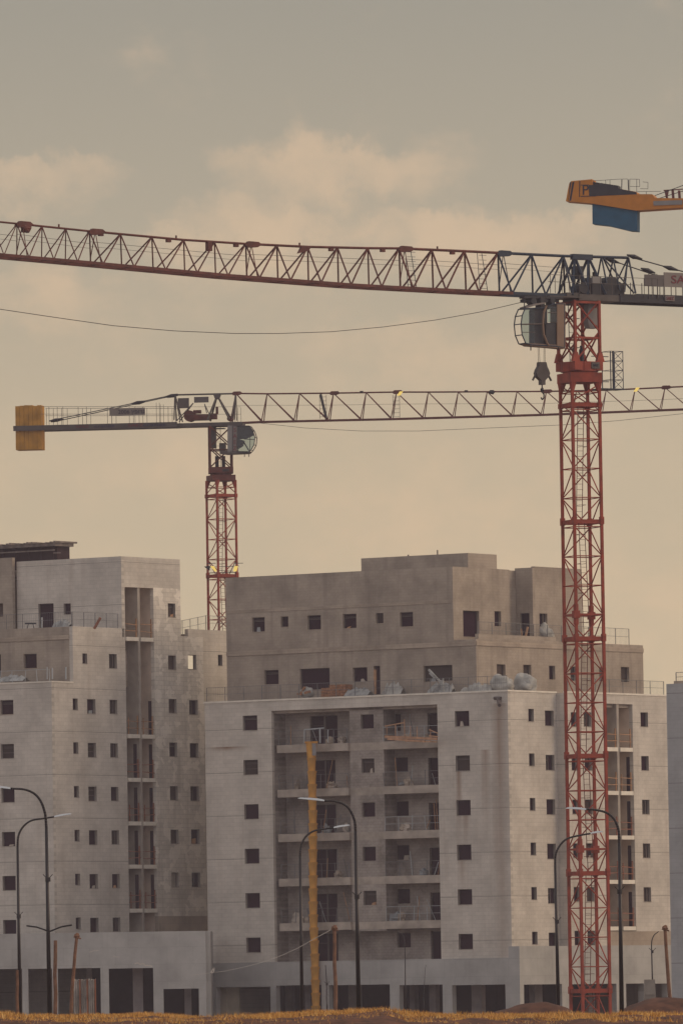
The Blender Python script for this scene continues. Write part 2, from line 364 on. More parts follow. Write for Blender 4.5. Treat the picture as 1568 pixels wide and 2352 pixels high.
def railing(b, p, q, h=1.0, step=1.5, name='railing', m=None, r=0.022, mid=True, jitter=0.0, mesh=False, parent=None):
    mb = MB(); p = Vector(p); q = Vector(q); n = max(1, round((q-p).length/step))
    for k in range(n+1):
        a = p.lerp(q, k/n) + Vector((0, 0, 0)); t = Vector((random.uniform(-jitter, jitter), random.uniform(-jitter, jitter), h*random.uniform(1-jitter, 1+jitter)))
        mb.bar(a, a + t, r*1.4, 4)
    mb.bar(p + Vector((0,0,h)), q + Vector((0,0,h)), r, 4)
    if mid: mb.bar(p + Vector((0,0,h*.5)), q + Vector((0,0,h*.5)), r*.8, 4)
    if mesh:
        nn = int((q-p).length/0.16)
        for k in range(nn):
            a = p.lerp(q, k/nn); mb.bar(a + Vector((0,0,.05)), a + Vector((0,0,h)), .006, 3)
    return obj(name, mb, m or M_rail, parent or b.e)

#=================================================================== BUILDING IN THE MIDDLE
C = Frame('apartment_building', 1170, 1900, 594, -35)
tag(C.e, 'wide unfinished block with deep central balconies, yellow rubbish chute and brown set-back upper floors', 'building')
zA = C.F(1170, 1588)[1]; uL = C.F(472, 1750)[0]; yR = C.R(1536, 1850)[0]
ux0, ux1 = C.F(627, 1900)[0], C.F(1008, 1900)[0]; zr1 = C.F(1005, 1618)[1]; zr0 = C.F(900, 2206)[1]
wl = column(C, 'F', 0, (575, 1661), (581.5, 2171), 6, 33, 35, (1, 4, 0, 0, 0, 0))
wr = column(C, 'F', 0, (1061, 1651), (1068, 2163), 6, 32.5, 36, (0, 1, 0, 0, 0, 0))
FL = (wl[0][1]-wl[-1][1])/5      # storey height
zPF = C.F(823, 2206, -.45)[1]; zPR = C.R(1360, 2172, xs_+.4)[1] if False else C.R(1360, 2172, .92)[1]
wx = wr[0][0]; sp = C.F(1150, 1612)
M_clad_run = wall_mat('streaked_stone_cladding', (0.625, 0.565, 0.505), (0.575, 0.52, 0.465), (0.49, 0.445, 0.40), stain=0.25, streak=0.16, joint=(3.0, 3.07), streakcol=(0.27,0.19,0.14),
    runs=[(wx-.35, wr[1][1]-.55, 5.5, .28, .9), (wx+.2, wr[2][1]-.55, 2.2, .35, .7), (sp[0]-.2, sp[1]-.1, 26, .75, .75), (wx+1.9, wr[1][1]+.9, 7, .5, .6), (wx-.2, wr[3][1]-.5, 2.4, .4, .6), (C.F(505, 1716)[0]+.6, C.F(505, 1716)[1], .35, 2.2, 1.2)])
wall(C, 'front_wall', 'F', 0, uL, 0, zPF-.25, zA, wl + wr, [(ux0, ux1, zr0, zr1)], M_clad_run)
# recess: back wall, sides, projecting middle bay, slabs, rails
RD = 1.7
dw = []
zs0 = C.F(700, 1710, .25)[1]    # top of the highest balcony slab
ub0, ub1 = C.F(806, 1900, .35)[0], C.F(884, 1900, .35)[0]
doorA = C.F(722, 1900, RD)[0]; doorB = C.F(772, 1900, RD)[0]
for k in range(6):
    zt = zs0 - k*FL
    if zt < zr0 - 1: break
    z_ = max(zt, zr0)
    if k == 5: z_ = zr0
    hh = 2.05 if k < 5 else 2.0
    dw.append(((doorA+doorB)/2, z_+hh/2, abs(doorB-doorA)+(.5 if k == 0 else 0), hh, 5, dict(revmat=M_recess)))
wb = column(C, 'F', RD, (922, 1757), (926, 2160), 5, 31, 35, (0, 0, 0, 0), revmat=M_recess)
wb.append(win(C, 'F', RD, 903, 920, 1640, 1680, 0, revmat=M_recess))
we = []
for k in range(5):
    zt = zs0 - k*FL
    e0, e1 = C.F(985, 1900, RD)[0], C.F(1012, 1900, RD)[0]
    we.append(((e0+e1)/2, zt+.95, abs(e1-e0), 2.0, 0, dict(revmat=M_recess)))
we.append(((e0+e1)/2, zr0+1.0, abs(e1-e0), 2.0, 0, dict(revmat=M_recess)))
wall(C, 'balcony_back_wall', 'F', RD, ux0-.3, ux1+.3, zr0-.3, zr1+.3, dw + wb + we, [], M_recess)
wm = column(C, 'F', .35, (843, 1658), (849, 2063), 5, 30, 34, (0, 1, 0), revmat=M_recess)
wall(C, 'middle_bay_wall', 'F', .35, ub0, ub1, zr0+2.1, zr1, wm, [], M_recess)
for a_ in (ub0, ub1-.25): mbb = MB(); mbb.box((a_, .65, zr0+2.1), (a_+.25, RD, zr1)); obj('bay_side_wall', mbb, M_recess, C.e)
for a_ in (ux0-.3, ux1): mbb = MB(); mbb.box((a_, .3, zr0-.3), (a_+.3, RD, zr1+.3)); obj('recess_side_wall', mbb, M_recess, C.e)
for k in range(5): slab(C, 'floor_band', ub0-.02, ub1+.02, .345, .5, zs0-k*FL-.55, zs0-k*FL-.02, M_slab)
slab(C, 'recess_ceiling', ux0, ux1, .3, RD, zr1, zr1+.3, M_slab); slab(C, 'recess_floor', ux0, ux1, .3, RD, zr0-.3, zr0, M_slab)
for k in range(5):
    z = zs0 - k*FL
    sl = slab(C, 'balcony_slab', ux0+.35, ub0, .12, RD, z-.55, z, M_slab)
    railing(C, (ux0+.5, .2, z), (ub0-.1, .2, z), 1.0, 1.3, m=M_rail, r=.018, jitter=.06, parent=sl)
    sl = slab(C, 'balcony_slab', ub1, ux1-.003, .12, RD, z-.55, z, M_slab)
    railing(C, (ub1+.1, .2, z), (ux1-.1, .2, z), 1.0, 1.1, m=M_rail if k % 2 else M_railp, r=.018, jitter=.08, parent=sl)
    for q in range(6):
        pm = MB()
        x = random.uniform(ux0+.8, ub0-.4) if q < 3 else random.uniform(ub1+.4, ux1-.4)
        pm.bar((x, random.uniform(.4, 1.1), z+.02), (x+random.uniform(-.2, .2), random.uniform(.3, 1.2), z+random.uniform(.7, 2.2)), .03, 5)
        obj('steel_prop', pm, random.choice([M_railp, M_rail, M_wood]), C.e)
    for q in range(4):
        x = random.uniform(ux0+.8, ub0-.6) if q < 2 else random.uniform(ub1+.4, ux1-.8); w_ = random.uniform(.3, .8); pm = MB(); pm.blob((x, .75, z+.18), (w_*.6, .3, random.uniform(.15, .4)), seed=k*7+q, amp=.4); obj('rubble_heap', pm, random.choice([M_slab, M_tarpish, M_band]), C.e)
# parapet line of the clad part (thin dark joint under the coping)
slab(C, 'coping', uL-.05, .05, -.05, .35, zA, zA+.12, M_white)
# right-hand face with its step and its stair recess
yS = C.R(1282, 1900)[0]; xs = .85; yS2 = C.R(1390, 1900, xs)[0]; yS3 = C.R(1456, 1900, xs)[0]; yE = C.R(1537, 1850, xs)[0]
w1 = column(C, 'R', 0, (1219, 1643), (1227, 2155), 6, 12.5, 30, (0, 0))
w2 = column(C, 'R', 0, (1261, 1650), (1269, 2160), 6, 20, 36, (0, 5, 0))
wall(C, 'side_wall', 'R', 0, .3, yS, zPF-.25, zA, w1 + w2, [], M_clad_cool)
w3 = column(C, 'F', yS, (1301, 1655), (1307, 2155), 6, 15, 34, (0,))
xw3 = (.3, xs)
w3 = [(.3+.24, a[1], .42, a[3], 0, {}) for a in w3]
wall(C, 'side_return_wall', 'F', yS, -.3, xs-.3, zPR-.25, zA, [], [], M_clad_cool)
w4 = column(C, 'R', xs, (1349, 1653), (1356, 2155), 6, 17, 34, (0, 1))
w0 = column(C, 'R', xs, (1318, 1653), (1325, 2155), 6, 14, 34, (0,))
zst1 = C.R(1425, 1617, xs)[1]; zst0 = C.R(1425, 2139, xs)[1]
w5 = column(C, 'R', xs, (1478, 1653), (1486, 2055), 5, 17, 34, (0, 0, 2, 2, 2))
wall(C, 'side_wall', 'R', xs, yS, yE, zPR-.25, zA, w0 + w4 + w5, [(yS2, yS3, zst0, zst1)], M_clad_cool)
mb = MB(); mb.box((xs, yS2+.2, C.R(1425, 2172, xs)[1]), (xs+.06, yE-.01, zst0-.003)); obj('unclad_strip', mb, M_band, C.e)
slab(C, 'coping', -.35, .05, .35, yS+.0, zA, zA+.12, M_white); slab(C, 'coping', xs-.3, xs+.05, yS+.003, yE, zA, zA+.12, M_white)
def stair_recess(b, off, y0, y1, z0, z1, slabs, fin=None, dark=None, slabz=.28):
    D = 1.5
    mbb = MB(); mbb.box((off-D-.3, y0-.3, z0-.3), (off-D, y1+.3, z1+.3)); obj('stair_back_wall', mbb, M_stairback, b.e)
    mbb = MB(); mbb.box((off-D, y0-.3, z0-.3), (off-.3, y0, z1)); mbb.box((off-D, y1, z0-.3), (off-.3, y1+.3, z1)); obj('stair_side_wall', mbb, M_stairback, b.e)
    slab(b, 'stair_ceiling', off-D, off-.3, y0, y1, z1, z1+.2, M_stairback); slab(b, 'stair_floor', off-D, off-.3, y0, y1, z0-.2, z0, M_stairback)
    ym = (y0+y1)/2 if fin is None else fin
    mbb = MB(); mbb.box((off-D, ym-.14, z0), (off-.05, ym+.14, z1)); obj('dividing_fin', mbb, M_clad_rev, b.e)
    for i, z in enumerate(slabs):
        for a, c in ((y0+.1, ym-.16), (ym+.16, y1-.1)):
            s_ = slab(b, 'stair_landing', off-D, off+.04, a, c, z-slabz, z, M_white)
            r = MB()
            for zz in (.45, .95): r.bar((off-.05, a, z+zz), (off-.05, c, z+zz+random.uniform(-.08, .08)), .035, 4)
            r.bar((off-.08, c-.15, z), (off-.08, c-.15, z+1.35), .05, 4)
            if i % 2: r.bar((off-.08, a+.25, z), (off-.08, a+.25, z+1.2), .04, 4)
            obj('timber_guard', r, M_rust if i > 1 else M_wood, s_)
        if dark and i in dark:
            hh = min(2.45, abs(slabs[0]-slabs[1])-.5)
            for q in dark[i]:
                yy, xa, xb = (ym-.14, -.30, -.58) if q == 0 else (y1, -.31, -.58)
                mbb = MB(); mbb.box((off+xa, yy-.03, z), (off+xb, yy-.001 if q == 0 else yy, z+hh)); obj('doorway', mbb, M_dark, b.e)  # dark panel on the side wall, the opening's shade is its colour
M_stairback = mat('rendered_stair_wall', (0.54, 0.44, 0.365), var=0.22, vscale=0.8)
sz = [C.R(1425, y, xs)[1] for y in (1717, 1817, 1919, 2021, 2128)]
stair_recess(C, xs, yS2, yS3, zst0, zst1, sz, dark={1: [1], 2: [1], 3: [1], 4: [1]})
# hidden sides and roof of the clad part
wall(C, 'rear_wall', 'F', yE, uL, xs, 0, zA, [], [], M_band); 
mb = MB(); mb.box((uL, .3, 0), (uL+.3, yE, zA)); obj('end_wall', mb, M_clad_cool, C.e)
mb = MB(); mb.box((uL+.3, .35, zA-.9), (-.35, yE, zA-.6)); mb.box((-.35, yS+.3, zA-.9), (xs-.35, yE, zA-.6)); obj('flat_roof', mb, M_slab, C.e)
# --- set-back upper floors
o1 = 2.5
xL2 = C.F(520, 1450, o1)[0]; xc = C.F(1040, 1400, o1)[0]; xc2 = C.F(1093, 1520, o1)[0]
zT1 = C.F(1045, 1470, o1)[1]; zT2 = C.F(1040, 1301, o1)[1]
zb = zA - .6
W = lambda x0, x1, y0, y1, st=0: win(C, 'F', o1, x0, x1, y0, y1, st, revmat=M_band)
up = [W(579, 608, 1418, 1452, 1), W(645, 662, 1416, 1441), W(706, 737, 1413, 1447, 1), W(787, 818, 1410, 1444, 1), W(863, 880, 1408, 1433), W(918, 948, 1406, 1440, 1),
      W(607, 640, 1539, 1573, 1), W(689, 757, 1535, 1585), W(810, 843, 1533, 1567), W(858, 873, 1529, 1596), W(972, 1038, 1528, 1566)]
wall(C, 'upper_front_wall', 'F', o1, xL2, xc, zb, zT2, up, [], M_bare)
wall(C, 'upper_front_wall', 'F', o1+.003, xc, xc2, zb, zT1, [], [], M_bare)
V = lambda off, x0, x1, y0, y1, st=0: win(C, 'R', off, x0, x1, y0, y1, st, revmat=M_band)
yU = C.R(1476, 1520, xc2)[0]
lowR = [V(xc2, 1140, 1160, 1526, 1562), V(xc2, 1201, 1219, 1527, 1563), V(xc2, 1260, 1274, 1529, 1562), V(xc2, 1309, 1323, 1531, 1565), V(xc2, 1375, 1391, 1532, 1566), V(xc2, 1425, 1444, 1532, 1568, 0)]
wall(C, 'upper_side_wall', 'R', xc2, o1+.3, yU, zb, C.R(1470, 1482, xc2)[1], lowR, [], M_bare)
zP = C.R(1470, 1482, xc2)[1]
# projecting bands on the bare storeys
zba = C.F(800, 1485, o1)[1]
mb = MB(); mb.box((xL2, o1-.06, zba-.32), (xc2, o1, zba)); mb.box((xL2, o1-.03, zba+2.75), (xc, o1, zba+2.95)); obj('concrete_band', mb, M_band, C.e)
mb = MB(); mb.box((xc2, o1, zba-.32), (xc2+.06, yU, zba)); obj('concrete_band', mb, M_band, C.e)
# top storey, right-hand face
y1a = C.R(1170, 1400, xc)[0]; y1b = C.R(1191, 1400, xc)[0]
zt_b = C.R(1180, 1310, xc)[1]
wall(C, 'top_side_wall', 'R', xc, o1+.3, y1a, zP-.8, zT2, [V(xc, 1063, 1100, 1403, 1464), V(xc, 1135, 1150, 1404, 1440)], [], M_bare)
wall(C, 'top_side_wall', 'R', xc-.25, y1a, y1b, zP-.8, zt_b, [], [], M_bare)
x2 = C.F(1223, 1400, y1b)[0]
wall(C, 'top_return_wall', 'F', y1b, xc-.3, x2, zP-.8, C.F(1210, 1304, y1b)[1], [win(C, 'F', y1b, 1193, 1215, 1408, 1463, 0, revmat=M_band)], [], M_bare)
y3 = C.R(1336, 1400, x2)[0]
wall(C, 'top_side_wall', 'R', x2, y1b+.3, y3, zP-.8, C.R(1280, 1304, x2)[1], [V(x2, 1238, 1256, 1409, 1442, 2)], [], M_tilebare if False else M_bare)
ztop2 = C.R(1280, 1304, x2)[1]
mb = MB(); mb.box((xL2+.3, o1+.3, zT2-.8), (xc-.3, y1a+3, zT2-.6)); mb.box((xc-3, y1b+.3, ztop2-.8), (x2-.3, y3, ztop2-.6)); mb.box((xL2+.3, o1+.3, zP-.9), (xc2-.3, yU, zP-.7))
obj('upper_roof', mb, M_slab, C.e)
mb = MB(); mb.box((xL2, o1+.3, zb), (xL2+.3, y1a+3, zT2)); mb.box((xL2, y1a+3, zb), (xc, y1a+3.3, zT2)); mb.box((xc-3, y3, zP-.8), (x2-.3, y3+.3, ztop2)); mb.box((xL2+.3, yU-.3, zb), (xc2-.3, yU, zP)); obj('upper_rear_wall', mb, M_bare, C.e)
mb = MB(); mb.box((xc-.3, o1+.3, zT2-.6), (xc-.02, o1+.35, zT2-.5)); 
# lift housing on the roof
oh = o1+2.2; xh0 = C.F(829, 1285, oh)[0]; xh1 = C.F(1074, 1285, oh)[0]; yh = C.R(1140, 1285, xh1)[0]; zh = C.F(1074, 1270, oh)[1]
mb = MB(); mb.box((xh0, oh, zT2-.6), (xh1, yh, zh)); obj('lift_housing', mb, M_bare, C.e)
mb = MB(); p = C.F(995, 1264, oh); mb.bar((p[0], oh+.5, zh), (p[0], oh+.5, zh+.35), .05, 5); p = C.F(928, 1270, oh); mb.bar((p[0], oh+.5, zh), (p[0], oh+.5, zh+.12), .06, 5); obj('roof_pipe', mb, M_frame, C.e)
# rails
railing(C, (uL+.1, .15, zA+.12), (-.15, .15, zA+.12), 1.0, 1.6, m=M_rail, r=.018, mesh=True)
railing(C, (xs-.15, yS+.4, zA+.12), (xs-.15, yE-.3, zA+.12), 0.95, 1.9, m=M_rail, r=.02, mesh=True)
railing(C, (xc2-.15, o1+.5, zP), (xc2-.15, yU-1.6, zP), 1.15, 1.7, m=M_rail, r=.02, mesh=True)
mb = MB(); mb.box((xc2-.3, o1+.35, zP), (xc2-.01, o1+10.2, zP+.3)); obj('stepped_parapet', mb, M_bare, C.e)
# rain spout on the corner pier
p = C.F(1143, 1604); q = C.F(1160, 1614); mb = MB(); mb.bar((p[0], -.0, p[1]), (q[0]-.0, -.75, q[1]-.2), .13, 8); mb.bar((p[0]-.3, -.02, p[1]+.02), (p[0]+.3, -.1, p[1]), .12, 8)
obj('rain_spout', mb, M_frame, C.e)
# podium (square to the street)
def podium(b, px0, px1, Y, ytop, beams, pillars, cols, label=None):
    """beam with pillars between openings; openings = list of (x0, x1, ytop_of_opening)"""
    A = at(px0, 2250, Y); B = at(px1, 2250, Y); Lw = B.x - A.x; zt = at((px0+px1)/2, ytop, Y).z
    holes = []
    for (a, c, yt) in beams:
        pa, pc = at(a, 2290, Y), at(c, 2290, Y); holes.append((pa.x-A.x, pc.x-A.x, 0.0, at((a+c)/2, yt, Y).z))
    class Pd: pass
    pd = Pd(); Mw = Matrix.Translation((A.x, Y, 0))
    rects = holes
    us = sorted({0, Lw, *[r[0] for r in rects], *[r[1] for r in rects]}); zs = sorted({0, zt, *[r[3] for r in rects]}); mb = MB(); T = .5
    def sol(i, j):
        if not (0 <= i < len(us)-1 and 0 <= j < len(zs)-1): return False
        u, z = (us[i]+us[i+1])/2, (zs[j]+zs[j+1])/2
        return not any(r[0] < u < r[1] and z < r[3] for r in rects)
    for i in range(len(us)-1):
        for j in range(len(zs)-1):
            if not sol(i, j): continue
            a, c, d, e = us[i], us[i+1], zs[j], zs[j+1]
            mb.face([(a,0,d),(c,0,d),(c,0,e),(a,0,e)]); mb.face([(c,T,d),(a,T,d),(a,T,e),(c,T,e)])
            if not sol(i-1, j): mb.face([(a,T,d),(a,0,d),(a,0,e),(a,T,e)])
            if not sol(i+1, j): mb.face([(c,0,d),(c,T,d),(c,T,e),(c,0,e)])
            if not sol(i, j-1): mb.face([(a,T,d),(c,T,d),(c,0,d),(a,0,d)])
            if not sol(i, j+1): mb.face([(a,0,e),(c,0,e),(c,T,e),(a,T,e)])
    obj('podium_wall', mb, M_pod, b.e, world=Mw, label=label)
    zc = max(r[3] for r in rects)
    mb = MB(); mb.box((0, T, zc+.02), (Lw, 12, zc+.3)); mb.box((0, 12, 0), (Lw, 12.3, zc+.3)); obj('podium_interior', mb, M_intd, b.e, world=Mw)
    for a_ in (-.3, Lw): mb = MB(); mb.box((a_, T-.003, 0), (a_+.3, 12.3, zt)); obj('podium_end_wall', mb, M_pod, b.e, world=Mw)
    mb = MB(); mb.box((0, T, zt-.3), (Lw, 6, zt-.01)); obj('podium_roof', mb, M_slab, b.e, world=Mw)
    for (a, c, back) in cols:
        pa, pc = at(a, 2290, Y+back), at(c, 2290, Y+back); mb = MB(); mb.box((pa.x-A.x, back, 0), (pc.x-A.x, back+.5, zc+.01)); obj('pillar', mb, M_int, b.e, world=Mw)
YP = 592.3
def pod_face(face, off, x0, x1, u0, u1, zt, ops, cols, sgn):
    holes = []
    for a, c, yt in ops:
        ua, _ = C.hit(face, a, 2290, off); uc, _ = C.hit(face, c, 2290, off); zz = C.hit(face, (a+c)/2, yt, off)[1]; holes.append((ua, uc, 0.0, zz))
    wall(C, 'podium_wall', face, off, u0, u1, 0, zt, [], holes, M_pod, thick=.5)
    zc = max(h[3] for h in holes)
    for a, c, back in cols:
        o2 = off + sgn*back; ua, _ = C.hit(face, a, 2290, o2); uc, _ = C.hit(face, c, 2290, o2); mb = MB()
        if face == 'F': mb.box((ua, o2, 0), (uc, o2+.5, zc+.01))
        else: mb.box((o2-.5, ua, 0), (o2, uc, zc+.01))
        obj('pillar', mb, M_int, C.e)
    return zc
zcF = pod_face('F', -.45, 476, 1170, uL-.3, xs+.07, zPF, [(497, 621, 2267), (634, 738, 2263), (755, 895, 2262), (917, 1016, 2262), (1038, 1160, 2262)], [(700, 712, 3), (800, 822, 4), (985, 1000, 4), (940, 952, 6), (1082, 1105, 4), (655, 668, 5)], 1)
zcR = pod_face('R', xs+.07, 1187, 1545, .05, yE, zPR, [(1187, 1290, 2261), (1312, 1415, 2260), (1437, 1478, 2259), (1502, 1532, 2259)], [(1228, 1245, 4), (1350, 1365, 4)], -1)
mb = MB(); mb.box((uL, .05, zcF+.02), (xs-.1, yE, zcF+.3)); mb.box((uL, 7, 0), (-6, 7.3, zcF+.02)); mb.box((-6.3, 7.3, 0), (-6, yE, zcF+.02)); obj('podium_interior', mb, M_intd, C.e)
mb = MB(); mb.box((uL-.3, .05, zPF-.3), (0, .4, zPF-.05)); obj('podium_roof', mb, M_slab, C.e)
mb = MB(); mb.box((.01, -.447, zPF), (xs+.07, .05, zPR)); obj('podium_corner', mb, M_pod, C.e)
ua, ub_ = C.F(501, 2290, .6)[0], C.F(548, 2290, .6)[0]; mb = MB(); mb.box((ua, .6, 0), (ub_, .8, zcF)); mb.box((ua+.7, .57, 0), (ua+.76, .6, zcF)); mb.box((ua, .56, zcF-1.6), (ub_, .6, zcF-1.55)); obj('cream_panel', mb, M_lintel, C.e)

#=================================================================== BUILDING AT THE LEFT
L = Frame('apartment_building', 122, 1800, 604, -35)
tag(L.e, 'unfinished block with a tall open stair shaft and a stepped roof with shuttering on top', 'building')
zL1 = L.F(122, 1567)[1]; uLL = L.F(-60, 1800)[0] - 12
w = column(L, 'F', 0, (17.5, 1625), (22, 2130), 6, 30, 34, (1, 4, 0, 0, 0, 0))
wall(L, 'front_wall', 'F', 0, uLL, 0, 0, zL1, w, [], M_clad_cool)
a1 = column(L, 'R', 0, (174, 1618), (180, 2121), 6, 11.5, 27, (0,)); a2 = column(L, 'R', 0, (211, 1623), (217, 2125), 6, 19, 34, (0, 4, 4, 0, 0, 0)); a3 = column(L, 'R', 0, (262, 1624), (267.5, 2124), 6, 17.5, 33, (2, 2, 0, 2, 0, 2))
y290 = L.R(293, 1800)[0]; y357 = L.R(359, 1800)[0]; y168 = L.R(168, 1500)[0]; y280 = L.R(280, 1400)[0]; y415 = L.R(415, 1400)[0]; y464 = L.R(467, 1500)[0]
zs1 = L.R(325, 1350)[1]; zs0_ = L.R(325, 2140)[1]; zL2 = L.R(270, 1443)[1]; zL3 = L.R(285, 1278)[1]; z1465 = L.R(430, 1462)[1]
wall(L, 'side_wall', 'R', 0, .3, y290, 0, zL1, a1 + a2 + a3, [], M_clad_cool)
X = lambda off, x0, x1, y0, y1, st=0, **k: win(L, 'R', off, x0, x1, y0, y1, st, **k)
wall(L, 'side_wall', 'R', 0, y168, y290, zL1, zL2, [X(0, 190, 201, 1501, 1525), X(0, 251, 269, 1502, 1536, 2)], [], M_clad_cool)
b1 = column(L, 'R', 0, (396, 1522), (401, 1922), 5, 18, 33, (0, 0, 1, 0)); b2 = column(L, 'R', 0, (445, 1625), (450.5, 2021), 5, 19.5, 34, (5, 0, 5, 0))
b1.insert(0, X(0, 386, 403, 1386, 1418, 1)); b1.append(X(0, 394, 411, 2004, 2038, 0, pane=M_blocked)); b2.append(X(0, 432, 451, 1504, 1538, 9))
zs_top = L.R(400, 1352)[1]; zun = L.R(410, 2104)[1]
wall(L, 'shaft_side_wall', 'R', 0, y357, y415, zun, zs_top, b1[:], [], M_tile)
wall(L, 'shaft_side_wall', 'R', 0, y415, y464, zun, z1465, b2, [], M_tile)
wall(L, 'unclad_strip', 'R', .02, y357, y464, 0, zun, [], [], M_band)
wall(L, 'top_side_wall', 'R', 0, y280+.3, y290, zL2, zL3, [], [], M_clad_cool)
wall(L, 'top_side_wall', 'R', .003, y290, y357, zs1, zL3, [], [], M_clad_cool)
wall(L, 'top_side_wall', 'R', 0, y357, y415, zs_top, zL3, [], [], M_clad_cool)
wall(L, 'base_wall', 'R', 0, y290, y357, 0, zs0_, [], [], M_band)
sz = [L.R(325, y)[1] for y in (1464, 1687, 1787, 1887, 1986, 2087)]
stair_recess(L, 0, y290, y357, zs0_, zs1, sz, dark={1: [1], 2: [0, 1], 3: [0, 1], 4: [0, 1], 5: [0, 1]})
mb = MB(); z15 = L.R(325, 1545)[1]; mb.box((-1.1, y290+.1, z15-1.0), (-1.0, (y290+y357)/2-.16, z15+1.6)); obj('plywood_sheet', mb, M_band, L.e)
# wing beyond
yW = L.R(540, 1500, -.6)[0]; zW = L.R(480, 1447, -.6)[1]
wall(L, 'wing_wall', 'R', -.6, y464, yW, 0, zW, [X(-.6, 501, 511, 1504, 1530)], [], M_clad_cool)
wall(L, 'wing_wall', 'R', -.603, y415+1.7, y464, z1465, zW, [], [], M_clad_cool)
railing(L, (-.8, y415+.3, z1465), (-.8, y464+1.5, zW), 1.05, 1.0, r=.02, mesh=True)
railing(L, (-.8, y464+1.5, zW), (-.8, yW, zW), 1.05, 1.6, r=.02, mesh=True)
# brown second level and top storey, front-facing
wall(L, 'upper_front_wall', 'F', y168, uLL, -.3, zL1-.6, zL2, [win(L, 'F', y168, 55, 85, 1502, 1536, 0, revmat=M_band), win(L, 'F', y168, -18, 3, 1503, 1556, 0, revmat=M_band)], [], M_bare)
mb = MB(); zz = L.F(80, 1462, y168)[1]; mb.box((uLL, y168-.06, zz-.3), (-.3, y168, zz)); obj('concrete_band', mb, M_band, L.e)
x40 = L.F(40, 1400, y280)[0]
wall(L, 'top_front_wall', 'F', y280, x40, 0, zL2-.6, zL3, [win(L, 'F', y280, 89, 124, 1386, 1446, 0), win(L, 'F', y280, 147, 163, 1386, 1412, 0)], [], M_clad_cool)
wall(L, 'top_front_wall', 'F', y280-.5, uLL-6, x40, zL2-.6, L.F(20, 1282, y280)[1], [win(L, 'F', y280-.5, -12, 8, 1386, 1418, 0, revmat=M_band)], [], M_bare)
railing(L, (uLL, y168+.15, zL2), (-.2, y168+.15, zL2), 1.05, 1.5, r=.018, mesh=True)
railing(L, (-.15, y168+.2, zL2), (-.15, y280-.3, zL2), 1.05, 1.5, r=.018, mesh=True)
railing(L, (uLL, .2, zL1), (-.3, .2, zL1), .95, 1.1, r=.016, jitter=.08, mid=False, m=M_railp)
slab(L, 'coping', uLL, .04, -.04, .3, zL1, zL1+.1, M_white); slab(L, 'coping', -.3, .04, .303, y168, zL1, zL1+.1, M_white)
mb = MB(); mb.box((uLL, .3, zL1-.9), (-.3, y290, zL1-.6)); mb.box((uLL, y168+.3, zL2-.9), (-.3, y280, zL2-.6)); mb.box((uLL-6, y280+.3, zL3-.9), (-1.8, y415, zL3-.6)); mb.box((-7, y357, z1465-.5), (-.3, y464, z1465-.3)); mb.box((-7, y464, zW-.5), (-.9, yW, zW-.3)); obj('flat_roof', mb, M_slab, L.e)
mb = MB(); mb.box((uLL-6, y415-.3, z1465), (-.3, y415, zL3)); mb.box((uLL, .3, 0), (uLL+.3, yW, zL1)); mb.box((uLL, yW, 0), (-.6, yW+.3, zL1)); obj('rear_wall', mb, M_band, L.e)
# roof formwork
oF = y280+2.5; xf1 = L.F(128, 1262, oF)[0]; zf0 = zL3-.3; zf1 = L.F(120, 1245, oF)[1]
mb = MB(); mb.box((uLL-4, oF, zf1-.28), (xf1, oF+2.2, zf1-.05)); 
for k in range(40):
    x = uLL-4 + (xf1-uLL+4)*k/39; mb.box((x-.05, oF-.1-random.random()*.25, zf1-.05), (x+.12, oF+2.2+random.random()*.3, zf1-.05+random.uniform(.03, .14)))
M_wood2 = mat('weathered_shuttering', (0.17, 0.14, 0.125), var=.4, vscale=2)
deck = obj('formwork_deck', mb, M_wood2, L.e, label='ragged timber shuttering deck on the roof')
mb = MB()
for k in range(14): x = uLL-3.8 + (xf1-uLL+3.4)*k/13; mb.bar((x, oF+.3, zL3-.9), (x, oF+.3, zf1-.28), .05, 5)
mb.box((uLL-4, oF+.6, zL3-.9), (xf1-.3, oF+2.1, zf1-.28)); obj('formwork_backing', mb, M_intd, deck)  # near-black box, its colour puts in the shade under the deck
mb = MB(); zz = (zL3+zf1)/2+.1; mb.box((uLL-4, oF-.02, zz), (xf1-.1, oF+.04, zz+.09)); mb.bar((xf1-.2, oF, zf1-.15), (xf1+.45, oF, zf1-.17), .04, 5); mb.bar((xf1-.2, oF, zf1-.8), (xf1+.45, oF, zf1-.82), .04, 5); obj('edge_board', mb, M_wood2, deck)
# podium
YP = 592.3
podium(L, -60, 474, YP+3, 2142, [(-50, 52, 2226), (66, 121, 2225), (134, 232, 2224), (251, 353, 2224), (376, 457, 2271)], None, [(306, 329, 3), (424, 440, 3), (200, 212, 5)])
#=================================================================== BUILDING AT THE RIGHT EDGE
G = Frame('apartment_building', 1533, 1800, 570, -35)
tag(G.e, 'plain blue-grey block cut off by the right edge of the picture', 'building')
zG = G.F(1533, 1571)[1]
M_clad_grey = wall_mat('blue_grey_render', (0.41, 0.405, 0.41), (0.39, 0.39, 0.395), (0.35, 0.35, 0.355), stain=0.2, streak=0.1, joint=(1.2, 3.0))
wall(G, 'front_wall', 'F', 0, 0, 14, 0, zG, column(G, 'F', 0, (1620, 1650), (1628, 2150), 6, 32, 36), [], M_clad_grey)
mb = MB(); mb.box((0, .3, 0), (.3, 12, zG)); mb.box((13.7, .3, 0), (14, 12, zG)); mb.box((.3, 11.7, 0), (13.7, 12, zG)); obj('side_wall', mb, M_clad_grey, G.e)
slab(G, 'flat_roof', .3, 13.7, .3, 11.7, zG-.8, zG-.5, M_slab)
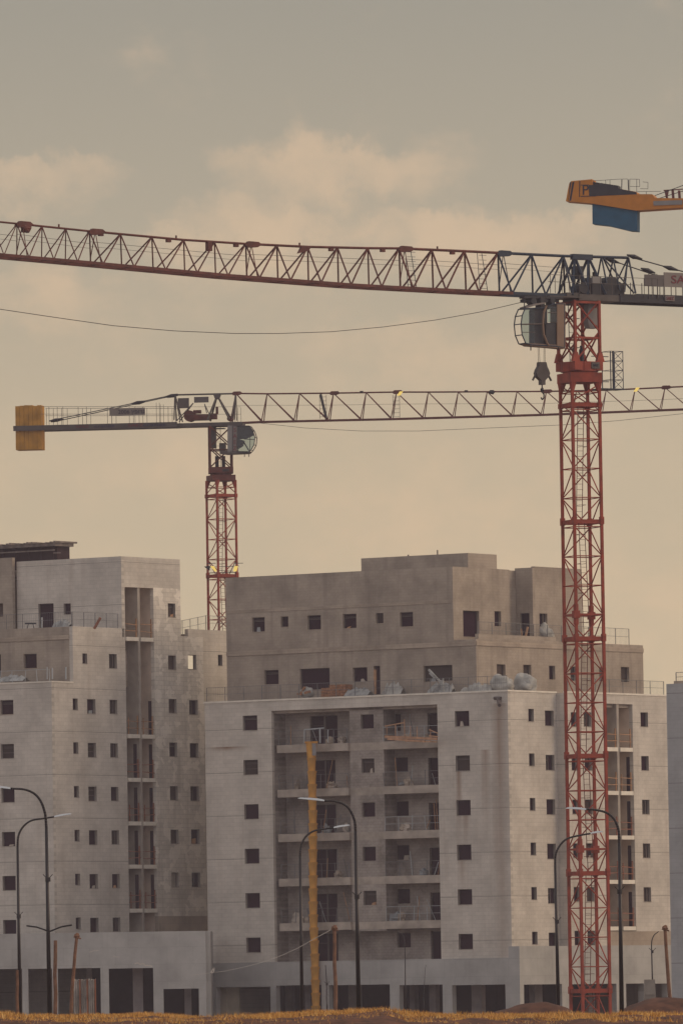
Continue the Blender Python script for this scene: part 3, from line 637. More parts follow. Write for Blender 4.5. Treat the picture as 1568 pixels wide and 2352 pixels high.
mb = MB(); q = G.F(1545, 1562)[0]; mb.box((q, .05, zG), (14, .3, zG+.18)); obj('parapet', mb, M_band, G.e)
railing(G, (q+.1, .2, zG+.15), (13, .2, zG+.15), .6, 1.8, r=.025, mesh=True)

#=================================================================== CRANES
M_red = mat('red_oxide_paint', (0.265, 0.044, 0.024), rough=0.65, var=0.38, vscale=1.3)
M_redj = mat('dark_red_paint', (0.115, 0.034, 0.027), rough=0.65, var=0.35, vscale=2)
M_navy = mat('navy_paint', (0.022, 0.034, 0.058), rough=0.55)
M_steel = mat('dull_grey_steel', (0.085, 0.072, 0.068), rough=0.6, var=0.2)
M_mach = mat('dark_machinery', (0.030, 0.030, 0.038), rough=0.6, var=0.2)
M_grey = mat('grey_sheet_metal', (0.23, 0.215, 0.21), rough=0.6, var=0.1)
M_sign = mat('pale_sign_board', (0.20, 0.17, 0.16), rough=0.7)
M_signd = mat('grey_sign_board', (0.115, 0.10, 0.10), rough=0.7)
M_signm = mat('faded_banner', (0.20, 0.17, 0.15), rough=.8); M_ink = mat('dark_lettering', (0.03, 0.03, 0.05)); M_inkr = mat('red_lettering', (0.17, 0.035, 0.045))
M_bluel = mat('dark_blue_lettering', (0.03, 0.03, 0.09))
M_brown = mat('brown_cab_panel', (0.20, 0.125, 0.085), rough=0.5, var=0.1)
M_yel = mat('ochre_ballast_paint', (0.44, 0.215, 0.038), rough=0.8, var=0.25, vscale=1.2)
M_orange = mat('orange_paint', (0.50, 0.185, 0.025), rough=0.6, var=0.12)
M_blue = mat('petrol_blue_paint', (0.014, 0.090, 0.165), rough=0.6, var=0.15)
M_flood = mat('floodlight_lens', (0.9, 0.7, 0.2), emit=((1.0, 0.70, 0.16), .5))
M_cable = mat('black_cable', (0.05, 0.045, 0.045))
M_bright = mat('pale_diagonal', (0.40, 0.27, 0.22), rough=0.5)
gl = bpy.data.materials.new('cab_glass'); gl.use_nodes = True; t = gl.node_tree; t.nodes.clear()
o_ = N(t, 'ShaderNodeOutputMaterial'); mx = N(t, 'ShaderNodeMixShader'); tr = N(t, 'ShaderNodeBsdfTransparent'); gg = N(t, 'ShaderNodeBsdfGlossy')
tr.inputs[0].default_value = (0.46, 0.56, 0.55, 1); gg.inputs['Roughness'].default_value = 0.1; mx.inputs[0].default_value = 0.06
t.links.new(tr.outputs[0], mx.inputs[1]); t.links.new(gg.outputs[0], mx.inputs[2]); t.links.new(mx.outputs[0], o_.inputs[0]); M_glass = gl

def mast_section(w, h, npan, rl=.085, rd=.036, knots=False):
    """one bolted mast piece: four legs, zigzag bracing that meets the outer and inner legs in turn, a heavy frame at its top"""
    a = w/2; mb = MB(); cs = [(-a,-a), (a,-a), (a,a), (-a,a)]
    for x, y in cs: mb.bar((x,y,0), (x,y,h), rl*1.2, 4)
    zs = [h*(1-.065-.25*k) for k in range(4)]           # brace nodes, from the top
    for f in range(4):
        p, q = cs[f], cs[(f+1) % 4]
        ev, od = (p, q) if f % 2 == 0 else (q, p)        # ev: legs 0 and 2, od: legs 1 and 3
        pts = [(*[(ev[i]+od[i])/2 for i in (0, 1)], h)] + [(*(ev if k % 2 == 0 else od), z) for k, z in enumerate(zs)]
        m0 = [(ev[i]+od[i])/2 for i in (0, 1)]
        mix = lambda A, B, t: (A[0]+(B[0]-A[0])*t, A[1]+(B[1]-A[1])*t)
        pts[0] = (*mix(ev, od, .26), h); pts.append((*mix(od, ev, .74), 0))
        for A, B in zip(pts, pts[1:]): mb.bar(A, B, rd, 5)
        for z in zs: mb.bar((*p, z), (*q, z), rd*.8, 5)
        mb.box((min(p[0],q[0])-.05, min(p[1],q[1])-.05, h-.24), (max(p[0],q[0])+.05, max(p[1],q[1])+.05, h-.02))
    for x, y in cs:
        mb.box((x-.11, y-.11, h-.28), (x+.11, y+.11, h-.002)); mb.box((x-.11, y-.11, .002), (x+.11, y+.11, .12))
    if knots:
        for x, y in (cs[0], cs[2]): mb.box((x-.17, y-.17, zs[3]-.2), (x+.17, y+.17, zs[3]+.2)); mb.bar((x, y, zs[3]-.55), (x, y, zs[3]+.55), .15, 6)
        for f in range(4): mb.bar((*cs[f], zs[3]), (*cs[(f+1)%4], zs[3]), .07, 4)
    return mb
def ladder_mb(h, x0=-.1, y0=.15, w=.34, lean=.25):
    mb = MB()
    for s in (-1, 1): mb.bar((x0+s*w/2, y0, 0), (x0+s*w/2+lean, y0+.1, h), .022, 4)
    n = int(h/.3)
    for k in range(n): z = (k+.5)*.3; d = lean*z/h; mb.bar((x0-w/2+d, y0+.1*z/h, z), (x0+w/2+d, y0+.1*z/h, z), .012, 3)
    for k in range(int(h/1.58)):
        z = (k+.5)*1.58; d = lean*z/h; mb.bar((x0-w/2+d, y0, z), (x0-w/2+d-.02, y0-.5, z), .014, 3); mb.bar((x0+w/2+d, y0, z), (x0+w/2+d, y0-.5, z), .014, 3); mb.bar((x0-w/2+d, y0-.5, z), (x0+w/2+d, y0-.5, z), .014, 3)
    mb.box((x0-.35, y0-.55, h-.16), (x0+.55, y0+.4, h-.12))
    return mb
def build_mast(cr, rot, w, z_top, sec, npan, mats, rl=.085, rd=.036, knot_every=2, zj0=None):
    me = mast_section(w, sec, npan, rl, rd).mesh('mast_section'); mk = mast_section(w, sec, npan, rl, rd, True).mesh('mast_section'); ml = ladder_mb(sec).mesh('ladder')
    if zj0 is not None:                               # short flared piece under the ring
        mb = MB(); a = w/2; hh = z_top - zj0
        for x in (-a, a):
            for y in (-a, a): mb.bar((x, y, 0), (x, y, hh), rl*1.2, 4); mb.bar((x*.98, y*.98, hh-.5), (x*.9, y*.9, hh+.02), rl*1.3, 6, r2=rl*2.6)
        for f, (p, q) in enumerate((((-a,-a),(a,-a)), ((a,-a),(a,a)), ((a,a),(-a,a)), ((-a,a),(-a,-a)))): mb.bar((*p, 0.05), (*q, hh*.9), rd, 5); mb.bar((*p, hh*.5), (*q, hh*.5), rd*.8, 5)
        obj('mast_collar', mb, mats, cr.e, (0, 0, zj0), rot); z_top = zj0
    z = z_top; i = 0
    while z > 0.2:
        o = obj('mast_section', mk if (i % knot_every) == 1 else me, mats, cr.e, (0, 0, z - sec), rot)
        obj('ladder', ml, M_redd, o, (0, 0, 0), (i % 2)*math.pi); z -= sec; i += 1
M_redd = mat('ladder_red', (0.13, 0.045, 0.035), rough=0.6)

def truss(nodes_t, nodes_b, g, rc, rb, rd, order, m):
    """triangular jib piece: one top chord, two bottom chords g apart; nodes are (x, z); order: which bottom nodes each top node braces to"""
    mb = MB()
    for a, b in zip(nodes_t, nodes_t[1:]): mb.bar((a[0],0,a[1]), (b[0],0,b[1]), rc, 6)
    for s in (-1, 1):
        for a, b in zip(nodes_b, nodes_b[1:]): mb.bar((a[0],s*g/2,a[1]), (b[0],s*g/2,b[1]), rb, 4)
    for i, j in order: 
        if 0 <= i < len(nodes_t) and 0 <= j < len(nodes_b):
            for s in (-1, 1): mb.bar((nodes_t[i][0],0,nodes_t[i][1]), (nodes_b[j][0],s*g/2,nodes_b[j][1]), rd, 5)
    for k, b in enumerate(nodes_b):
        mb.bar((b[0],-g/2,b[1]), (b[0],g/2,b[1]), rd*.7, 4)
        if k: mb.bar((nodes_b[k-1][0],-g/2,nodes_b[k-1][1]), (b[0],g/2,b[1]), rd*.6, 4)
    return mb
def interp(tab, x):
    if x <= tab[0][0]: (x0,y0),(x1,y1) = tab[0], tab[1]
    elif x >= tab[-1][0]: (x0,y0),(x1,y1) = tab[-2], tab[-1]
    else:
        for (x0,y0),(x1,y1) in zip(tab, tab[1:]):
            if x0 <= x <= x1: break
    return y0 + (y1-y0)*(x-x0)/(x1-x0)

# ---------------- the large red crane in front
K = Frame('tower_crane', 1341, 1500, 461, 33)
tag(K.e, 'tall red tower crane in front with a navy jib root and big glazed cab', 'crane')
kF = lambda px, py, off=0.0: K.F(px, py, off)
KX = [-300, -230, -165, -105, -60, -18, 39.5, 97, 151.6, 206, 277, 349, 422, 492.6, 564.3, 635.7, 706.4, 774.9, 844.4, 915.9, 991, 1066, 1142.6, 1220, 1293]
KT = [(-300, 480), (39.5, 513.7), (206, 531), (422, 551), (564, 560), (706, 567), (845, 570), (916, 570.5), (1066, 577), (1293, 588)]
KB = [(-300, 560), (0, 588.5), (230, 609), (516, 635.5), (810, 657.7), (1090, 672.3), (1286, 681)]
tn = [kF(x, interp(KT, x)) for x in KX]
bx_ = []
for i, x in enumerate(KX):
    pitch = (KX[i+1]-x) if i+1 < len(KX) else 74
    xb = x + .24*pitch; bx_.append(kF(xb, interp(KB, xb)))
breaks = [0, 6, 9, 14, 19, 22, 24]
for si, (a, b) in enumerate(zip(breaks, breaks[1:])):
    m = M_navy if a >= 22 else M_redj
    nt_, nb_ = tn[a:b+1], bx_[a:b+1]
    thick = [.028, .034, .042, .048, .054, .055][si]
    order = [(i, i) for i in range(len(nt_)) if i < len(nt_)-1 or b == 24] + [(i, i-1) for i in range(1, len(nt_))]
    mb = truss(nt_, nb_, 1.25, .055 + .006*si, .11, thick, order, 0)
    # joint plates and sheaves at the section ends
    e = nt_[0]
    mb.prism([(e[0]-.1, e[1]-.08), (e[0]+.15, e[1]+.14), (e[0]+.75, e[1]+.12), (e[0]+.95, e[1]-.02), (e[0]+.7, e[1]-.16), (e[0]+.1, e[1]-.2)], -.12, .12)
    for s in (-1, 1): mb.bar((e[0]+.35, 0, e[1]), (nb_[0][0]-.1, s*.6, nb_[0][1]), .025, 4)
    o = obj('jib_section', mb, m, K.e)
    rp = MB()
    for zz, rr in ((-.55, .012), (-.8, .01)): rp.bar((nt_[0][0], 0, nt_[0][1]+zz), (nt_[-1][0], 0, nt_[-1][1]+zz-.1), rr, 3)
    obj('jib_rope', rp, M_cable, o)
for px in (136, 405, 688, 1004): x, z = kF(px, interp(KT, px)); mb = MB(); mb.bar((x, 0, z), (x, 0, z+.2), .05, 5); obj('lifting_lug', mb, M_redj, K.e)
for px in (232, 387, 542, 760, 878, 1038): x, z = kF(px, interp(KT, px)); mb = MB(); mb.box((x-.12, -.1, z-.2), (x+.12, .1, z-.05)); obj('rope_guide', mb, M_redj, K.e)
x, z = kF(479, 566); mb = MB(); mb.box((x-.1, -.15, z-.25), (x+.15, .15, z+.25)); obj('junction_box', mb, M_redj, K.e)
x, z = kF(702, 572); mb = MB(); mb.prism([(x-.5, z-.25), (x-.3, z+.1), (x+.3, z+.1), (x+.1, z-.1)], -.1, .1); obj('rope_pulley', mb, M_redj, K.e)
x, z = kF(60, 524); mb = MB(); mb.blob((x, 0, z), (.3, .15, .25), seed=3); obj('rope_pulley', mb, M_redj, K.e)
mb = MB()                                     # maintenance ladders in the jib
for px, lw in ((936, 18), (1100, 16)):
    x0, z0 = kF(px-lw/2, interp(KB, px)-4); x1, z1 = kF(px+lw/2, interp(KT, px)+4)
    mb.bar((x0, -.4, z0), (x0+.1, -.05, z1), .02, 4); mb.bar((x1, -.4, z0), (x1-.1, -.05, z1), .02, 4)
    for k in range(8): zz = z0+(z1-z0)*(k+.5)/8; mb.bar((x0, -.35, zz), (x1, -.35, zz), .013, 3)
obj('jib_ladder', mb, M_navy, K.e)
# navy tower top frame with machinery
zb_ = kF(1345, 686)[1]; g = .75
def KP(px, py, y=0.0):
    x, z = kF(px, py, 0); return (x, y, z)
mb = MB()
a1_ = KP(1319, 590); a2_ = KP(1350, 590)
for s in (-1, 1):
    mb.bar(a1_, KP(1296, 680, s*g), .085, 4); mb.bar(a1_, KP(1335, 680, s*g), .085, 4); mb.bar(a2_, KP(1330, 680, s*g), .085, 4); mb.bar(a2_, KP(1372, 678, s*g), .085, 4)
mb.bar(KP(1293, 588), KP(1441, 592), .085, 6)
mb.box((a1_[0]-.2, -.15, a1_[2]-.15), (a2_[0]+.2, .15, a2_[2]+.12))
for s in (-1, 1):
    for p0, p1, r in (((1380, 590), (1380, 670), .05), ((1384, 592), (1440, 676), .05), ((1407, 594), (1407, 670), .05), ((1440, 594), (1418, 672), .045), ((1442, 592), (1443, 676), .055), ((1293, 588), (1297, 680), .05)):
        a, b = KP(*p0), KP(*p1, s*g*.85); mb.bar(a, b, r, 5)
obj('top_frame', mb, M_navy, K.e)
mb = MB(); x0 = KP(1283, 0+690)[0]; x1 = KP(1415, 690)[0]
zc = kF(1345, 684)[1]; mb.box((KP(1310, 680)[0], -g-.05, zc-.22), (KP(1403, 680)[0], g+.05, zc+.12)); mb.box((x0, -g, zc-.1), (KP(1310, 680)[0], g, zc+.18)); obj('slewing_platform', mb, M_steel, K.e)
mb = MB(); xe = KP(1470, 690)[0]; xf = KP(1900, 690)[0]
for s in (-1, 1): mb.box((KP(1403, 680)[0], s*g-.1, zc-.23), (xf, s*g+.1, zc+.2))
for k in range(9): x = xe + (xf-xe)*k/8; mb.box((x-.05, -g+.1, zc-.1), (x+.05, g-.1, zc+.1))
mb.box((KP(1445, 680)[0], -g, zc+.2), (xf, g, zc+.25)); obj('counter_jib', mb, M_mach, K.e)
mb = MB()                                     # winches and motors
for (cx, cy, rx, rz, y) in ((1395, 655, .55, .45, 0), (1412, 662, .45, .5, .2), (1322, 665, .35, .3, -.3), (1380, 668, .5, .3, -.2)):
    x, _, z = KP(cx, cy); mb.bar((x, y-.45, z), (x, y+.45, z), rx*.8, 12)
for (px0, px1, py0, py1, y0, y1) in ((1340, 1366, 640, 660, -.5, .3), (1345, 1375, 655, 682, -.6, .5), (1380, 1420, 652, 680, -.5, .6), (1318, 1334, 612, 640, -.2, .3), (1362, 1368, 625, 650, -.1, .1), (1334, 1342, 655, 682, -.4, .5)):
    p = KP(px0, py1); q = KP(px1, py0); mb.box((p[0], y0, p[2]), (q[0], y1, q[2]))
obj('hoist_winch', mb, M_mach, K.e)
mb = MB(); p = KP(1345, 652); q = KP(1365, 638); mb.box((p[0], -.62, p[2]), (q[0], -.5, q[2])); obj('control_box', mb, M_grey, K.e)
mb = MB()                                     # walkway rails
for y in (-g-.15,):
    for pz in (640, 655, 668): pass
    za, zb2 = KP(1400, 640)[2], KP(1400, 656)[2]; xa, xb = KP(1236, 640)[0], KP(1485, 640)[0]
    for zz in (za, zb2): mb.bar((xa, y, zz), (xb, y, zz), .018, 4)
    for px in (1241, 1252, 1268, 1284, 1308, 1332, 1356, 1382, 1410, 1430, 1456, 1474, 1487, 1500): x = KP(px, 640)[0]; mb.bar((x, y, zc+.1), (x, y, za), .018, 4)
for k in range(7): x = KP(1467+k*26, 640)[0]; mb.bar((x, -g-.1, zc+.2), (x, -g-.1, zc+1.0), .025, 4); mb.bar((x, g+.1, zc+.2), (x, g+.1, zc+1.0), .025, 4)
mb.box((xa, -g-.3, zc-.12), (KP(1310, 640)[0], -g, zc-.05))
p = KP(1467, 632); q = KP(1487, 657); 
for z_ in (p[2], q[2]): mb.bar((p[0], -g-.12, z_), (q[0], -g-.12, z_), .02, 4)
for x_ in (p[0], q[0]): mb.bar((x_, -g-.12, zc), (x_, -g-.12, p[2]), .02, 4)
obj('guard_rail', mb, M_steel, K.e)
mb = MB()                                     # pendant bars
for s, a, b, l1 in ((-1, (1441, 592), (1640, 650), [(1446, 591), (1529, 617)]), (1, (1407, 596), (1600, 658), [(1412, 597), (1494, 620)])):
    A, B = KP(*a, s*.3), KP(*b, s*.6); mb.bar(A, B, .035, 5)
    for q in l1:
        c = Vector(KP(*q, s*.35)); d = (Vector(B)-Vector(A)).normalized()*.45; mb.bar(c-d, c, .04, 6, r2=.14); mb.bar(c, c+d*1.2, .14, 6, r2=.04)
obj('pendant_bar', mb, M_mach, K.e)
# boards
def board(cr, px0, px1, py0, py1, y, m, txt=None, size=.5, ink=None, F=None, name='sign_board', width=None, tx=None, th=.06):
    p = cr.F(px0, py1, y); q = cr.F(px1, py0, y); mb = MB(); mb.box((p[0], y, p[1]), (q[0], y+th, q[1])); o = obj(name, mb, m, cr.e)
    if txt:
        me = text_mb(txt, size, width); cx = (p[0]+q[0])/2 if tx is None else cr.F(tx, py0, y)[0]
        obj('lettering', me, ink, o, (cx, y-.015, (p[1]+q[1])/2))
    return o
board(K, 1480, 1524, 632, 657, -g-.15, M_signd)
board(K, 1524.5, 1640, 630, 658.5, -g-.15, M_sign, 'SAEZ', .62, M_inkr, width=1.85, tx=1572)
board(K, 1527, 1548, 680, 691, -g-.18, M_sign, 'SAEZ', .26, M_inkr, width=.5)
mb = MB(); x0 = KP(1800, 690)[0]
for k in range(4): mb.box((x0+k*.5, -.7, zc-2.4), (x0+k*.5+.46, .7, zc+.6))
obj('counterweight', mb, M_yel, K.e)
# tower head below the platform, turning with the jib
zh1 = zc-.22; zh0 = kF(1335, 833)[1]; mb = MB(); a = .8
cs = [(-a,-a), (a,-a), (a,a), (-a,a)]
for x, y in cs: mb.bar((x,y,zh0), (x,y,zh1), .1, 4)
for f in range(4):
    p, q = cs[f], cs[(f+1)%4]; n = 2; h = (zh1-zh0)/n
    for k in range(n): mb.bar((*p, zh0+k*h), (*q, zh0+(k+1)*h), .05, 5); mb.bar((*q, zh0+k*h), (*p, zh0+(k+1)*h), .05, 5)
    mb.bar((*p, zh0+h*.78), (*q, zh0+h*.78), .07, 4); mb.bar((*p, zh1-.1), (*q, zh1-.1), .09, 4)
for x, y in cs: mb.prism([(x-.25, zh0), (x+.25, zh0), (x+.1, zh0+.5), (x-.1, zh0+.5)], y-.1, y+.1)
obj('tower_head', mb, M_red, K.e)
obj('ladder', ladder_mb(zh1-zh0, -.3, .2, .34, 0), M_navy, K.e, (0, 0, zh0))
for x, y in ((-.5, -.3), (.35, .3)): mb = MB(); mb.bar((x, y, zh0-.2), (x, y, zh0+.75), .13, 10); mb.bar((x, y, zh0+.75), (x, y, zh0+.95), .08, 8); obj('slewing_motor', mb, M_mach, K.e)
def rect_ring(mb, a, z0, z1, t): mb.box((-a, -a, z0), (a, a, z1))
zr = [kF(1335, y)[1] for y in (833, 855, 858, 880)]
mb = MB(); n = 20; 
mb.bar((0,0,zr[1]), (0,0,zr[0]), 1.02, n); mb.box((-.92,-.92,zr[1]+.05), (.92,.92,zr[0])); mb.bar((0,0,zr[2]-.05), (0,0,zr[1]), .9, n)
obj('slewing_ring', mb, M_red, K.e)
mb = MB(); mb.box((-.93,-.93,zr[3]), (.93,.93,zr[2])); 
for x in (-.8, .8):
    for y in (-.8, .8): mb.bar((x, y, zr[3]), (x, y, zr[3]-.4), .16, 6, r2=.09)
obj('ring_support', mb, M_red, K.e, rotz=rad(22-33))
board(K, 1358, 1376, 832, 846, -1.05, M_steel, 'SAEZ', .18, M_ink, name='name_plate', width=.34)
mb = MB(); p = KP(1337, 697, -.5); q = KP(1364, 756, -.5); mb.prism([(p[0]+.1, p[2]), (q[0]-.2, p[2]), (q[0], p[2]-.5), (q[0], q[2]+.3), (q[0]-.12, q[2]), (p[0]+.1, q[2]), (p[0], q[2]+.3), (p[0], p[2]-.4)], -.5, -.05)
obj('electric_cabinet', mb, M_grey, K.e)
build_mast(K, rad(22-33), 1.6, zr[3]-.0, 6.33, 4, M_red, zj0=kF(1335, 926)[1])
# floodlit landing cage beside the ring
mb = MB(); p = kF(1386, 808, .4); q = kF(1416, 896, .4); x0, x1, z1, z0 = p[0], q[0], p[1], q[1]
for x in (x0, x1):
    for y in (-.2, .6): mb.bar((x, y, z0), (x, y, z1), .022 if x == x1 else .03, 4)
mb.bar((x0+.18, -.2, z0), (x0+.18, -.2, z1), .06, 4)
n = 4
for k in range(n+1):
    z = z0+(z1-z0)*k/n
    for y in (-.2, .6): mb.bar((x0, y, z), (x1, y, z), .018, 4)
    for x in (x0, x1): mb.bar((x, -.2, z), (x, .6, z), .018, 4)
    if k < n:
        zz = z0+(z1-z0)*(k+1)/n; mb.bar((x0+.18, -.2, z), (x1, -.2, zz), .016, 4); mb.bar((x1, -.2, z), (x0+.18, -.2, zz), .016, 4)
mb.box((x0-.7, -.25, z0-.02), (x1+.1, .6, z0+.03)); mb.bar((x0, 0, z1-.3), (.8, 0, z1-.3), .03, 4); mb.bar((x0, 0, z0+.4), (.8, 0, z0+.4), .03, 4)
obj('climbing_cage', mb, M_navy, K.e)
# cab
def build_cab(cr, prof, y0, y1, fr, roofm, mull, panes, body, dark, rear, parent_name='cab'):
    mb = MB()
    for y in (y0, y1):
        mb.tube([(x, y, z) for x, z in prof] + [(prof[0][0], y, prof[0][1])], .035, 5)
    for x, z in prof: mb.bar((x, y0, z), (x, y1, z), .03, 5)
    cab = obj('cab', mb, fr, cr.e)
    for nm, m, parts in body:
        b = MB()
        for kind, args in parts:
            if kind == 'prism': b.prism(*args)
            elif kind == 'box': b.box(*args)
            elif kind == 'bar': b.bar(*args)
            elif kind == 'tube': b.tube(*args)
            elif kind == 'blob': b.blob(*args)
        obj(nm, b, m, cab)
    for poly, y in panes:
        b = MB(); b.face([(x, y, z) for x, z in poly]); obj('window_pane', b, M_glass, cab)
    return cab
y0, y1 = -1.5, -.85
Q = lambda px, py: K.F(px, py, -1.2)
prof = [Q(1198, 709.5), Q(1191, 726), Q(1188.5, 745), Q(1191, 770), Q(1199, 789), Q(1212, 793), Q(1268, 796), Q(1288, 799), Q(1288, 699), Q(1262, 699), Q(1244, 708)]
ba = [('rear_panel', M_brown, [('prism', ([Q(1271, 698), Q(1290, 697), Q(1290, 802), Q(1271, 796)], y0-.02, y1))]),
      ('floor_pan', M_brown, [('prism', ([Q(1203, 789), Q(1290, 794), Q(1290, 802), Q(1262, 799), Q(1210, 795)], y0, y1))]),
      ('roof_visor', M_sign, [('prism', ([Q(1200, 706), Q(1222, 698), Q(1245, 695), Q(1246, 698), Q(1224, 702), Q(1201, 709)], y0, y1))]),
      ('door_pillar', M_brown, [('tube', ([(x, y0-.03, z) for x, z in (Q(1246, 703), Q(1240, 718), Q(1238, 745), Q(1240, 770), Q(1247, 788), Q(1251, 795))], .06, 6))]),
      ('seat', M_mach, [('prism', ([Q(1220, 712), Q(1243, 708), Q(1243, 794), Q(1220, 793)], y0+.1, y1-.1)), ('prism', ([Q(1247, 742), Q(1270, 742), Q(1270, 796), Q(1247, 796)], y0+.05, y1-.05)), ('prism', ([Q(1244, 706), Q(1270, 700), Q(1270, 707), Q(1250, 712), Q(1250, 745), Q(1244, 745)], y0+.05, y1-.05))]),  # seat, and a tall dark block filling in the cab's dark interior
      ('roller_blind', M_mach, [('box', ((Q(1211, 712)[0], y0+.05, Q(1211, 722)[1]), (Q(1220, 712)[0], y0+.1, Q(1220, 710)[1])))]),
      ('cross_rail', M_frame, [('bar', ((Q(1189, 746)[0], y0-.01, Q(1189, 746)[1]), (Q(1240, 745)[0], y0-.01, Q(1240, 745)[1]), .04, 5)), ('bar', ((Q(1189, 764)[0], y0-.01, Q(1189, 764)[1]), (Q(1220, 764)[0], y0-.01, Q(1220, 764)[1]), .02, 5)), ('bar', ((Q(1250, 719)[0], y0-.01, Q(1250, 719)[1]), (Q(1268, 719)[0], y0-.01, Q(1268, 719)[1]), .03, 5))]),
      ('step', M_mach, [('bar', ((Q(1211, 795)[0], y0, Q(1211, 795)[1]), (Q(1211, 806)[0], y0, Q(1211, 806)[1]), .035, 5)), ('bar', ((Q(1274, 798)[0], y0, Q(1274, 798)[1]), (Q(1274, 806)[0], y0, Q(1274, 806)[1]), .03, 5))]),
      ('hanger', M_mach, [('bar', ((Q(1201, 684)[0], y0+.2, Q(1201, 684)[1]), (Q(1201, 708)[0], y0+.2, Q(1201, 708)[1]), .03, 5)), ('prism', ([Q(1200, 680), Q(1290, 682), Q(1290, 687), Q(1200, 685)], y0+.15, y1)), ('prism', ([Q(1236, 683), Q(1246, 683), Q(1245, 706), Q(1237, 706)], y0+.1, y1)), ('prism', ([Q(1258, 686), Q(1270, 686), Q(1268, 701), Q(1262, 701)], y0+.1, y1)), ('bar', ((Q(1222, 692)[0], y0+.15, Q(1222, 692)[1]), (Q(1222, 692)[0], y1, Q(1222, 692)[1]), .18, 10)), ('bar', ((Q(1252, 690)[0], y0+.2, Q(1252, 690)[1]), (Q(1252, 690)[0], y1, Q(1252, 690)[1]), .12, 10))])]
pn = [([Q(1198, 711), Q(1191, 727), Q(1189, 745), Q(1220, 745), Q(1220, 711)], y0), ([Q(1189, 747), Q(1192, 770), Q(1200, 789), Q(1221, 791), Q(1220, 747)], y0),
      ([Q(1250, 712), Q(1250, 741), Q(1270, 741), Q(1270, 705), Q(1256, 706)], y0)]
build_cab(K, prof, y0, y1, M_navy, None, None, pn, ba, None, None)
# trolley, ropes and hook
xt = kF(1240, 690)[0]; zt_ = kF(1240, 682)[1]
mb = MB(); mb.box((xt-.9, -.62, zt_-.3), (xt+.8, .62, zt_-.12)); 
for dx in (-.6, .5):
    mb.bar((xt+dx, -.7, zt_-.05), (xt+dx, .7, zt_-.05), .14, 8)
mb.box((xt-.15, -.2, zt_-.7), (xt+.15, .2, zt_-.3)); tr_ = obj('trolley', mb, M_mach, K.e)
xh, zh_ = kF(1243, 832); mb = MB(); mb2 = MB()
for dx, y in ((-.32, -.15), (-.1, .15), (.14, -.15), (.34, .15)): mb2.bar((xt+dx*1.1, y, zt_-.3), (xh+dx*.75, y*.3, zh_-.3), .012, 4)
obj('hoist_rope', mb2, M_cable, K.e)
hz = lambda py: kF(1243, py)[1]
HS = 1.22
mb.prism([(xh+(q0-xh)*HS, q1) for q0, q1 in [(xh-.17, hz(832)), (xh+.17, hz(832)), (xh+.22, hz(842)), (xh+.3, hz(850)), (xh+.36, hz(858)), (xh+.28, hz(866)), (xh+.1, hz(874)), (xh+.1, hz(884)), (xh-.1, hz(884)), (xh-.1, hz(874)), (xh-.3, hz(866)), (xh-.36, hz(858)), (xh-.3, hz(850)), (xh-.2, hz(842))]], -.16, .16)
for s in (-1, 1): mb.bar((xh+s*.34, 0, hz(856)), (xh+s*.60, 0, hz(874)), .06, 5)
hk = obj('hook_block', mb, M_steel, K.e)
mb = MB(); mb.bar((xh, 0, hz(884)), (xh, 0, hz(900)), .04, 6); mb.tube([(xh, 0, hz(900)), (xh+.12, 0, hz(906)), (xh+.1, 0, hz(914)), (xh, 0, hz(918)), (xh-.08, 0, hz(913))], .04, 6); mb.blob((xh, 0, hz(896)), (.09, .09, .12), seed=1); obj('hook', mb, M_mach, hk)
# sagging cable from the cab to the left
mb = MB(); pts = []
for px, py in ((-60, 702), (0, 710), (120, 728), (260, 748), (400, 760), (540, 766), (640, 766), (760, 762), (880, 751), (1000, 735), (1100, 717), (1160, 703), (1198, 694)):
    pts.append(at(px, py, 461 - (1198-px)*.012))
p0 = pts[-1]; mb.tube([p - p0 for p in pts], .022, 4)
o = obj('power_cable', mb, M_cable, None, p0); tag(o, 'thin cable sagging across the sky from the glazed cab towards the left', 'cable')

# ---------------- the smaller red crane behind
B_ = Frame('tower_crane', 510.5, 1300, 640, -8)
tag(B_.e, 'smaller red tower crane farther back with an ochre counterweight and a banner', 'crane')
bF = B_.F
def BP(px, py, y=0.0): x, z = bF(px, py, 0); return (x, y, z)
BX = [541.8, 613.5, 688, 765.6, 840.4, 910, 983, 1051.5, 1118, 1186.4, 1254, 1323, 1391, 1457.6, 1526, 1594, 1662, 1730, 1798]
BT = [(541, 903.6), (613, 904.5), (765, 903), (910, 900.5), (983, 900.6), (1254, 899), (1398, 896), (1568, 888), (1800, 876)]
BB = [(541, 972), (574, 970), (904, 962.7), (1245, 953), (1568, 940.5), (1800, 930)]
tn = [bF(x, interp(BT, x)) for x in BX]; bn = []
for i, x in enumerate(BX): xb = x - .15*70; bn.append(bF(xb, interp(BB, xb)))
br_ = [0, 3, 5, 10, 14, 18]
for si, (a, b) in enumerate(zip(br_, br_[1:])):
    nt_, nb_ = tn[a:b+1], bn[a:b+1]
    order = [(i, i) for i in range(len(nt_)) if i or a == 0] + [(i, i+1) for i in range(len(nt_)-1)]
    mb = truss(nt_, nb_, 1.2, .065, .062, .042-.003*si, order, 0)
    e = nt_[0]
    mb.prism([(e[0]-.35, e[1]-.02), (e[0]-.15, e[1]+.14), (e[0]+.35, e[1]+.14), (e[0]+.55, e[1]-.02), (e[0]+.2, e[1]-.14), (e[0]-.2, e[1]-.14)], -.1, .1)
    o = obj('jib_section', mb, M_redj if si else M_brj, B_.e) if False else obj('jib_section', mb, M_redj, B_.e)
    rp = MB(); rp.bar((nt_[0][0], 0, nt_[0][1]-.9), (nt_[-1][0], 0, nt_[-1][1]-.9), .012, 3); obj('jib_rope', rp, M_cable, o)
